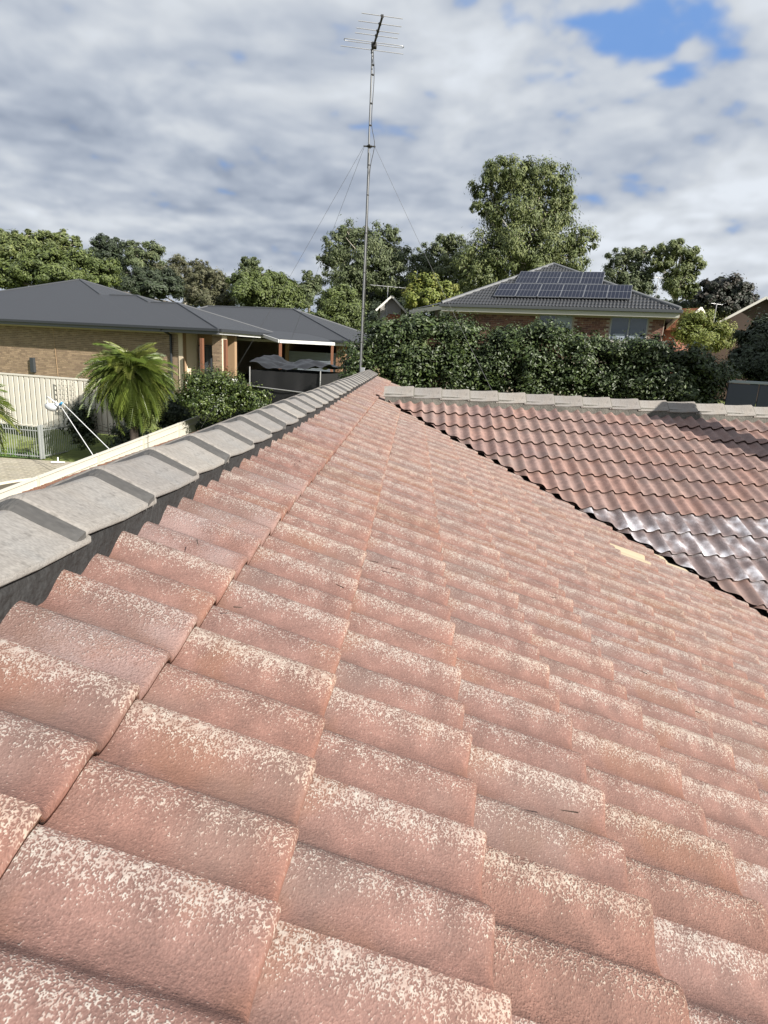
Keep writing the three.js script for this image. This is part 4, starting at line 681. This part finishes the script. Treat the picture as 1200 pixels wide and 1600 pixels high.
tree('eucalyptus', 'tall spreading eucalyptus towering over the solar panel roof', [[8.07,15.54,-57.83,2.56,1.28],[6.44,14.32,-57.46,1.6,1.17],[10.79,14.8,-57.73,2.24,1.71],[12.48,13.34,-57.41,1.17,1.39],[6.13,12.49,-56.98,1.39,0.59],[8.26,12.6,-57.08,2.67,1.87],[10.97,11.97,-57,2.4,1.87],[9.26,9.55,-56.33,3.73,2.03],[14.02,10.16,-56.64,1.71,1.28],[12.8,8.44,-56.16,2.13,1.39],[6.65,8.63,-56,2.13,2.03],[5.68,7.03,-55.56,2.13,1.49],[10.74,7.3,-55.8,3.2,1.6]], { n: 60000, size: 0.264, aspect: 0.34, tones: GUM, r: 0.42, bark: barkPale, droop: 0.6, clump: 0.31, sub: 14, fill: 0.12, inner: 0.06 });
tree('eucalyptus', 'broad eucalyptus behind the antenna mast', [[-6.11,11.45,-64.56,1.72,1.05],[-3.31,11,-64.54,2.34,1.23],[-7.24,9.72,-64.08,1.85,1.35],[-1.87,9.58,-64.23,1.85,1.48],[-4.72,8.95,-63.97,3.38,1.97],[-8.21,8.59,-63.76,1.05,0.86],[-2.48,7.58,-63.69,2.77,1.72],[-5.82,6.81,-63.38,2.77,1.72]], { n: 32076, size: 0.284, aspect: 0.34, tones: GUMGREY, r: 0.35, bark: barkPale, droop: 0.5, inner: 0.05, clump: 0.30, sub: 13, fill: 0.12 });
tree('eucalyptus', 'grey green eucalyptus between the antenna mast and the tall gum', [[3.86,11.36,-66.94,1.4,0.89],[1.85,10.02,-66.53,1.65,1.02],[4.29,9.72,-66.53,2.1,1.53],[1.18,8.63,-66.15,1.78,1.27],[3.77,7.84,-66.03,2.86,1.65]], { n: 20412, size: 0.284, aspect: 0.34, tones: GUMGREY, r: 0.3, bark: barkGrey, droop: 0.5, inner: 0.05, clump: 0.30, sub: 13, fill: 0.12 });
tree('eucalyptus', 'rounded eucalyptus just right of the solar roof', [[22.39,11.44,-71.71,2.03,0.88],[24.4,11.88,-71.89,1.35,0.74],[21.81,9.9,-71.3,1.76,1.29],[24.2,9.7,-71.33,1.76,1.62],[23.29,8.01,-70.86,2.71,1.35]], { n: 18953, size: 0.284, aspect: 0.36, tones: GUMGREY, r: 0.3, bark: barkPale, droop: 0.4, inner: 0.05, clump: 0.30, sub: 13, fill: 0.12 });
tree('eucalyptus', 'rounded eucalyptus with white trunks near the right edge', [[26.94,11.95,-69.93,2.36,0.92],[28.65,10.83,-69.7,1.31,1.18],[25.57,10.74,-69.57,1.31,0.92],[27.78,9.13,-69.23,1.97,1.44],[29.19,7.61,-68.89,1.18,1.18]], { n: 18953, size: 0.284, aspect: 0.36, tones: GUM, r: 0.3, bark: barkPale, droop: 0.4, inner: 0.05, clump: 0.30, sub: 13, fill: 0.12 });
tree('dark_tree', 'dark purple leaved tree at the right edge', [[28.18,7.58,-60.59,2.18,1.09],[26.81,6.5,-60.26,1.61,1.03],[30.14,6.56,-60.39,1.15,0.86],[28.57,6.04,-60.2,2.58,1.03]], { n: 20047, size: 0.264, aspect: 0.6, tones: PURPLE, r: 0.25, bark: barkDark, trans: 0.1, inner: 0.10, clump: 0.33, sub: 15 });
tree('round_tree', 'bright yellow green tree behind the hedge', [[1.38,5.27,-46.7,1.22,0.59],[2.76,4.77,-46.62,1.17,0.59],[1.76,4.19,-46.44,1.9,0.81],[3.31,3.97,-46.43,0.86,0.5]], { n: 21870, size: 0.173, aspect: 0.6, tones: BRIGHT, r: 0.18, clump: 0.36, sub: 22, inner: 0.12 });
tree('round_shrub', 'yellow green feathery shrub at the right of the brown brick house', [[14.37,2.75,-32.03,0.83,0.46],[15.32,2.32,-31.95,0.8,0.46],[13.95,2.1,-31.85,0.77,0.49],[14.9,1.71,-31.78,1.17,0.49]], { n: 16402, size: 0.132, aspect: 0.3, tones: BRIGHT, r: 0.12, clump: 0.5, inner: 0.12 });
tree('round_tree', 'dense dark round tree left of the antenna mast base', [[-4.9,4.33,-48.32,1.37,0.71],[-5.69,3.42,-48.06,0.8,0.8],[-4.34,3.03,-48,1.7,1.32],[-5.21,1.84,-47.67,1.42,1.23],[-3.76,3.52,-48.15,0.61,0.71]], { n: 25515, size: 0.182, aspect: 0.5, tones: MID, r: 0.2, clump: 0.34, sub: 24, fill: 0.35, inner: 0.12 });
tree('eucalyptus', 'wide eucalyptus at the far left skyline', [[-40.22,9.06,-64.88,2.54,1.02],[-37.39,9.58,-65.1,2.29,0.76],[-34.85,9.71,-65.22,1.65,0.7],[-33.48,9.17,-65.13,0.76,0.51],[-38.23,7.81,-64.62,3.82,1.4],[-34.43,8.01,-64.8,2.23,1.27]], { n: 26244, size: 0.304, aspect: 0.4, tones: GUM, r: 0.35, bark: barkPale, inner: 0.05, clump: 0.30, sub: 13, fill: 0.12 });
tree('leafy_tree', 'broad mid green tree behind the left house roof', [[-30.06,6.62,-54.26,2.03,0.85],[-32.39,5.56,-53.91,2.13,0.96],[-27.65,6.54,-54.32,1.76,0.8],[-25.48,6.08,-54.27,1.28,0.8],[-29.16,5.21,-53.93,3.2,1.17],[-33.39,4.48,-53.6,1.6,0.85],[-25.96,5.12,-54.01,1.87,0.96]], { n: 40095, size: 0.224, aspect: 0.45, tones: MID, r: 0.3, inner: 0.10, clump: 0.33, sub: 15 });
tree('eucalyptus', 'dark upright tree on the skyline behind the left house', [[-36.7,11.2,-78.97,1.85,1.08],[-37.22,9.83,-78.6,1.54,1.23],[-35.64,9.16,-78.48,2,1.69]], { n: 13121, size: 0.304, aspect: 0.4, tones: DARKG, r: 0.3, inner: 0.05, clump: 0.30, sub: 13, fill: 0.12 });
tree('eucalyptus', 'open crowned eucalyptus on the left skyline', [[-32.07,10.5,-75.85,1.03,0.81],[-29.85,10.47,-75.91,1.18,0.89],[-30.88,9.13,-75.54,2.36,1.33],[-30.41,7.58,-75.15,2.58,1.33]], { n: 16037, size: 0.304, aspect: 0.34, tones: GUMGREY, r: 0.28, bark: barkPale, droop: 0.4, inner: 0.05, clump: 0.30, sub: 13, fill: 0.12 });
tree('leafy_tree', 'dark olive tree low behind the left house ridge', [[-24.17,5.97,-59.45,1.75,0.82],[-22.39,5.61,-59.42,1.75,0.94],[-25.29,5.17,-59.21,1.46,0.82],[-23.23,5,-59.24,2.92,0.82]], { n: 20047, size: 0.224, aspect: 0.4, tones: DARKG, r: 0.25, inner: 0.10, clump: 0.33, sub: 15 });
tree('sparse_tree', 'sparse grey olive tree behind the left house', [[-22.21,7.86,-63.1,1.35,0.49],[-20.35,7.72,-63.13,0.98,0.43],[-23.06,6.8,-62.8,1.72,0.86],[-20.9,6.74,-62.86,1.85,0.8],[-21.45,5.69,-62.57,2.46,0.98]], { n: 12757, size: 0.203, aspect: 0.34, tones: OLIVE, r: 0.25, bark: barkPale, droop: 0.3, inner: 0.10, clump: 0.33, sub: 15 });
tree('sparse_tree', 'olive green feathery tree above the grey patio roof', [[-15.31,5.45,-50.32,1.28,0.69],[-14.29,4.79,-50.18,0.98,0.79],[-15.97,4.22,-49.98,1.38,0.89],[-14.95,3.56,-49.85,1.97,0.79]], { n: 18225, size: 0.182, aspect: 0.34, tones: OLIVE, r: 0.2, bark: barkPale, inner: 0.10, clump: 0.33, sub: 15 });
tree('leafy_tree', 'rounded lime green tree above the garage wing', [[-11.79,4.93,-48.24,1.51,0.61],[-10.15,5.2,-48.36,1.42,0.52],[-8.71,4.77,-48.3,0.94,0.61],[-11.02,4.06,-48.04,2.45,1.04],[-8.87,3.71,-48.02,1.23,0.94]], { n: 36450, size: 0.182, aspect: 0.45, tones: MID, r: 0.22, clump: 0.38, sub: 20, inner: 0.12 });
tree('eucalyptus', 'small far eucalyptus above the lime green tree', [[-23.62,12.09,-95.13,1.48,0.74],[-24.01,10.99,-94.84,1.11,0.74],[-22.63,11.06,-94.9,0.92,0.65],[-23.3,9.96,-94.59,1.29,1.11]], { n: 5102, size: 0.345, aspect: 0.4, tones: GUMGREY, r: 0.25, inner: 0.05, clump: 0.30, sub: 13, fill: 0.12 });
tree('eucalyptus', 'slender far tree left of the antenna mast', [[-13.41,9.28,-84.42,0.74,0.74],[-12.14,8.71,-84.32,0.82,0.82],[-12.99,7.87,-84.07,1.64,1.31],[-13.65,6.64,-83.74,1.81,1.15]], { n: 8748, size: 0.304, aspect: 0.4, tones: GUMGREY, r: 0.25, inner: 0.05, clump: 0.30, sub: 13, fill: 0.12 });
tree('round_shrub', 'low bright green bush at the end of the garage roof', [[-6.11,2.48,-43.67,0.95,0.43],[-5.35,2.11,-43.6,0.6,0.39],[-6.42,1.97,-43.53,0.78,0.43]], { n: 9112, size: 0.142, aspect: 0.5, tones: MID, r: 0.1, inner: 0.10, clump: 0.33, sub: 15 });
tree('leafy_tree', 'shaded dark tree behind the small gabled house', [[-1.33,6.26,-69.59,2.71,1.62],[-4.02,5.93,-69.41,2.44,1.76],[0.33,6.81,-69.79,1.9,1.22]], { n: 21870, size: 0.284, aspect: 0.4, tones: DARKG, r: 0.3, inner: 0.10, clump: 0.33, sub: 15 });
tree('leafy_tree', 'dark tree mass behind the solar panel roof', [[18.99,7.91,-68.63,1.97,1.05],[8.53,7.04,-68.06,2.63,1.44],[5.28,6.56,-67.82,1.97,1.31]], { n: 21870, size: 0.284, aspect: 0.4, tones: DARKG, r: 0.3, inner: 0.10, clump: 0.33, sub: 15 });
tree('leafy_tree', 'dark leafy tree in shade at the right edge beyond the hedge', [[10.21,1.33,-18.09,0.52,0.49],[10.43,0.66,-17.93,0.7,0.61],[9.81,0.76,-17.94,0.38,0.49],[10.72,1.52,-18.16,0.52,0.52]], { n: 29160, size: 0.112, aspect: 0.5, tones: DARKG, r: 0.14, clump: 0.5 });
tree('leafy_tree', 'dark undergrowth tree between the antenna mast and the brown brick house', [[-2.39,3.04,-55.30,2.45,1.36],[0.28,3.71,-55.56,2.17,1.20],[-4.24,2.15,-55.01,1.63,1.36],[2.99,3.95,-55.71,1.90,0.87]], { n: 20250, size: 0.206, aspect: 0.45, tones: DARKG, r: 0.2, inner: 0.10, clump: 0.33, sub: 15 });
tree('leafy_tree', 'dark low tree line directly behind the left house roofs', [[-27.03,5.58,-68.56,3.72,0.95],[-21.58,5.01,-68.59,3.38,1.08],[-33.13,5.52,-68.34,3.38,0.95],[-16.13,4.64,-68.68,3.38,1.22]], { n: 20250, size: 0.206, aspect: 0.45, tones: DARKG, r: 0.2, inner: 0.10, clump: 0.33, sub: 15 });
tree('leafy_tree', 'dark low trees behind the right end of the solar roof', [[19.75,6.65,-64.20,2.46,0.98],[23.49,6.07,-64.17,2.15,0.86],[25.96,5.96,-64.23,1.85,0.86],[29.67,5.67,-64.28,2.46,0.86]], { n: 20250, size: 0.206, aspect: 0.45, tones: DARKG, r: 0.2, inner: 0.10, clump: 0.33, sub: 15 });
hedge('tall glossy green hedge shrub nearest the antenna mast', [[0.11,0.97,-17.66,0.66,0.42],[1.06,1.15,-17.74,0.87,0.38],[2.11,1.07,-17.76,0.73,0.45],[-0.54,0.26,-17.46,0.56,0.56],[0.77,0.16,-17.48,1.22,0.8],[2.16,0.23,-17.54,0.84,0.84],[-0.59,-0.42,-17.28,0.63,0.52]]);
hedge('tall glossy green hedge shrub below the solar panel house', [[3.05,0.44,-17.6,0.6,0.7],[2.9,-0.1,-17.4,0.6,0.7],[3.37,0.93,-17.35,0.54,0.41],[4.29,1.14,-17.43,0.72,0.34],[4,0.33,-17.22,1.02,0.78],[5.25,0.86,-17.39,0.72,0.44],[6.1,0.77,-17.4,0.77,0.34],[5.21,0.06,-17.19,1.02,0.68],[6.24,0.04,-17.22,0.77,0.68]]);
hedge('darker glossy hedge shrub at the right end of the hedge', [[6.89,0.78,-17.02,0.7,0.43],[7.9,0.57,-17,0.66,0.43],[8.51,0.22,-16.93,0.56,0.5],[6.94,0.01,-16.82,0.83,0.66],[7.87,-0.18,-16.8,0.91,0.47]]);
const bushBlobs = [[-6.3,-0.91,-21.1,0.56,0.47],[-5.54,-1,-21.1,0.73,0.56],[-4.67,-1.2,-21.08,0.73,0.43],[-5.83,-1.51,-20.96,0.86,0.43],[-4.33,-1.48,-21.02,0.56,0.34],[-6.49,-1.38,-20.97,0.39,0.43]];

tree('flowering_bush', 'leafy green bush hanging over the cream fence by the patio posts', bushBlobs, { n: 16402, size: 0.085, aspect: 0.5, tones: [...HEDGE, ...MID], r: 0.06, category: 'bush', rough: 0.4, trans: 0.2, clump: 0.55, sub: 30 });
tree('added_dark_shrub', 'dense dark shrubbery added to fill the shade behind the palm and cream fence', [[-11.17,-2.75,-22.53,0.52,0.80],[-7.85,-2.23,-22.77,0.80,0.85],[-6.54,-2.51,-22.75,1.06,0.80],[-4.91,-2.19,-22.88,0.94,0.66],[-9.09,-3.21,-22.48,0.94,0.59]], { n: 22000, size: 0.12, aspect: 0.5, tones: DARKG, r: 0.06, category: 'shrub', trans: 0.1, clump: 0.5, sub: 26, fill: 0.35 });  // invented shrubs, their dark leaves stand in for deep shade behind the palm
// a large tree out of the picture to the right keeps the far end of the hedge in shade
tree('leafy_tree', 'large leafy tree standing right of the picture', [[17.5, 3.5, -9.5, 2.6, 2.4], [19, 5.5, -9.0, 2.4, 2.2], [16.5, 6.0, -10.5, 2.2, 2.0], [18.3, 1.5, -11, 2.4, 1.8], [20.5, 3.0, -10.5, 2.2, 2.0]], { n: 29160, size: 0.264, aspect: 0.5, tones: MID, r: 0.3 });

// palms: arching feather fronds from a short trunk
function frondGeo(len, seed, arch) {
  const r = rng(seed), P = [], n = 44; const pt = t => [len * t * (1 - 0.10 * t * arch), len * (0.55 * t - (0.50 + 0.75 * arch) * t * t), 0];
  const tri = (a, b, c) => P.push(...a, ...b, ...c);
  for (let i = 0; i < 10; i++) { const p = pt(i / 10), q = pt((i + 1) / 10), w = 0.016 * (1 - i / 10) + 0.004, w2 = 0.016 * (1 - (i + 1) / 10) + 0.003; tri([p[0], p[1], -w], [p[0], p[1], w], [q[0], q[1], w2]); tri([p[0], p[1], -w], [q[0], q[1], w2], [q[0], q[1], -w2]); }
  for (let i = 2; i <= n; i++) for (const s of [-1, 1]) { const t = i / n, p = pt(t), L = len * 0.34 * Math.sin(Math.PI * Math.min(0.97, 0.12 + 0.80 * t)) * (0.85 + 0.3 * r()), f = 0.55 + 0.35 * t, dr = 0.25 + 0.45 * r(), w = 0.02;
    const e = [p[0] + L * f, p[1] - L * dr, s * L * 0.72], m = [p[0] + L * f * 0.5, p[1] + L * 0.06, s * L * 0.38]; tri([p[0] - w, p[1], 0], [p[0] + w, p[1], 0], [m[0] + w, m[1], m[2]]); tri([p[0] - w, p[1], 0], [m[0] + w, m[1], m[2]], [m[0] - w, m[1], m[2]]); tri([m[0] - w, m[1], m[2]], [m[0] + w, m[1], m[2]], e); }
  const g = new THREE.BufferGeometry(); g.setAttribute('position', new THREE.Float32BufferAttribute(P, 3)); g.computeVertexNormals(); return g;
}
function palm(label, pos, H, len, n, seed) {
  const t = thing('feather_palm', label, 'palm', pos, 0, 'palms by the pool'), r = rng(seed);
  M('trunk', bar([0, -0.3, 0], [0, H, 0], 0.16, 10, 0.13), barkDark, t);
  const mats = [[0.13, 0.17, 0.03], [0.10, 0.145, 0.026], [0.165, 0.19, 0.045], [0.08, 0.115, 0.022]].map(c => new THREE.MeshPhysicalMaterial({ color: lin(...c), roughness: 0.42, side: THREE.DoubleSide, transmission: 0.2, thickness: 0 })), gs = [0, 1, 2, 3].map(i => frondGeo(len, seed + i, [0.5, 0.8, 1.0, 1.25][i]));
  for (let i = 0; i < n; i++) { const f = M('frond', gs[i % 4], mats[Math.floor(r() * 4)], t), k = i / n; f.position.set(0, H + 0.05 - 0.1 * r(), 0); f.rotation.order = 'YZX'; f.rotation.set((r() - 0.5) * 0.5, i * 2.39996 + r() * 0.3, lerp(1.35, -0.95, Math.pow(k, 0.8)) + (r() - 0.5) * 0.2); const s = 0.85 + 0.3 * r(); f.scale.set(s, s, s); }
}
palm('compact bushy feather palm beside the brick house', [-8.35, -3.95, -20.6], 3.1, 1.28, 150, 40);
palm('second feather palm cut off by the left edge', [-11.55, -3.95, -16.9], 2.2, 1.15, 80, 60);

renderer.render(scene, camera);
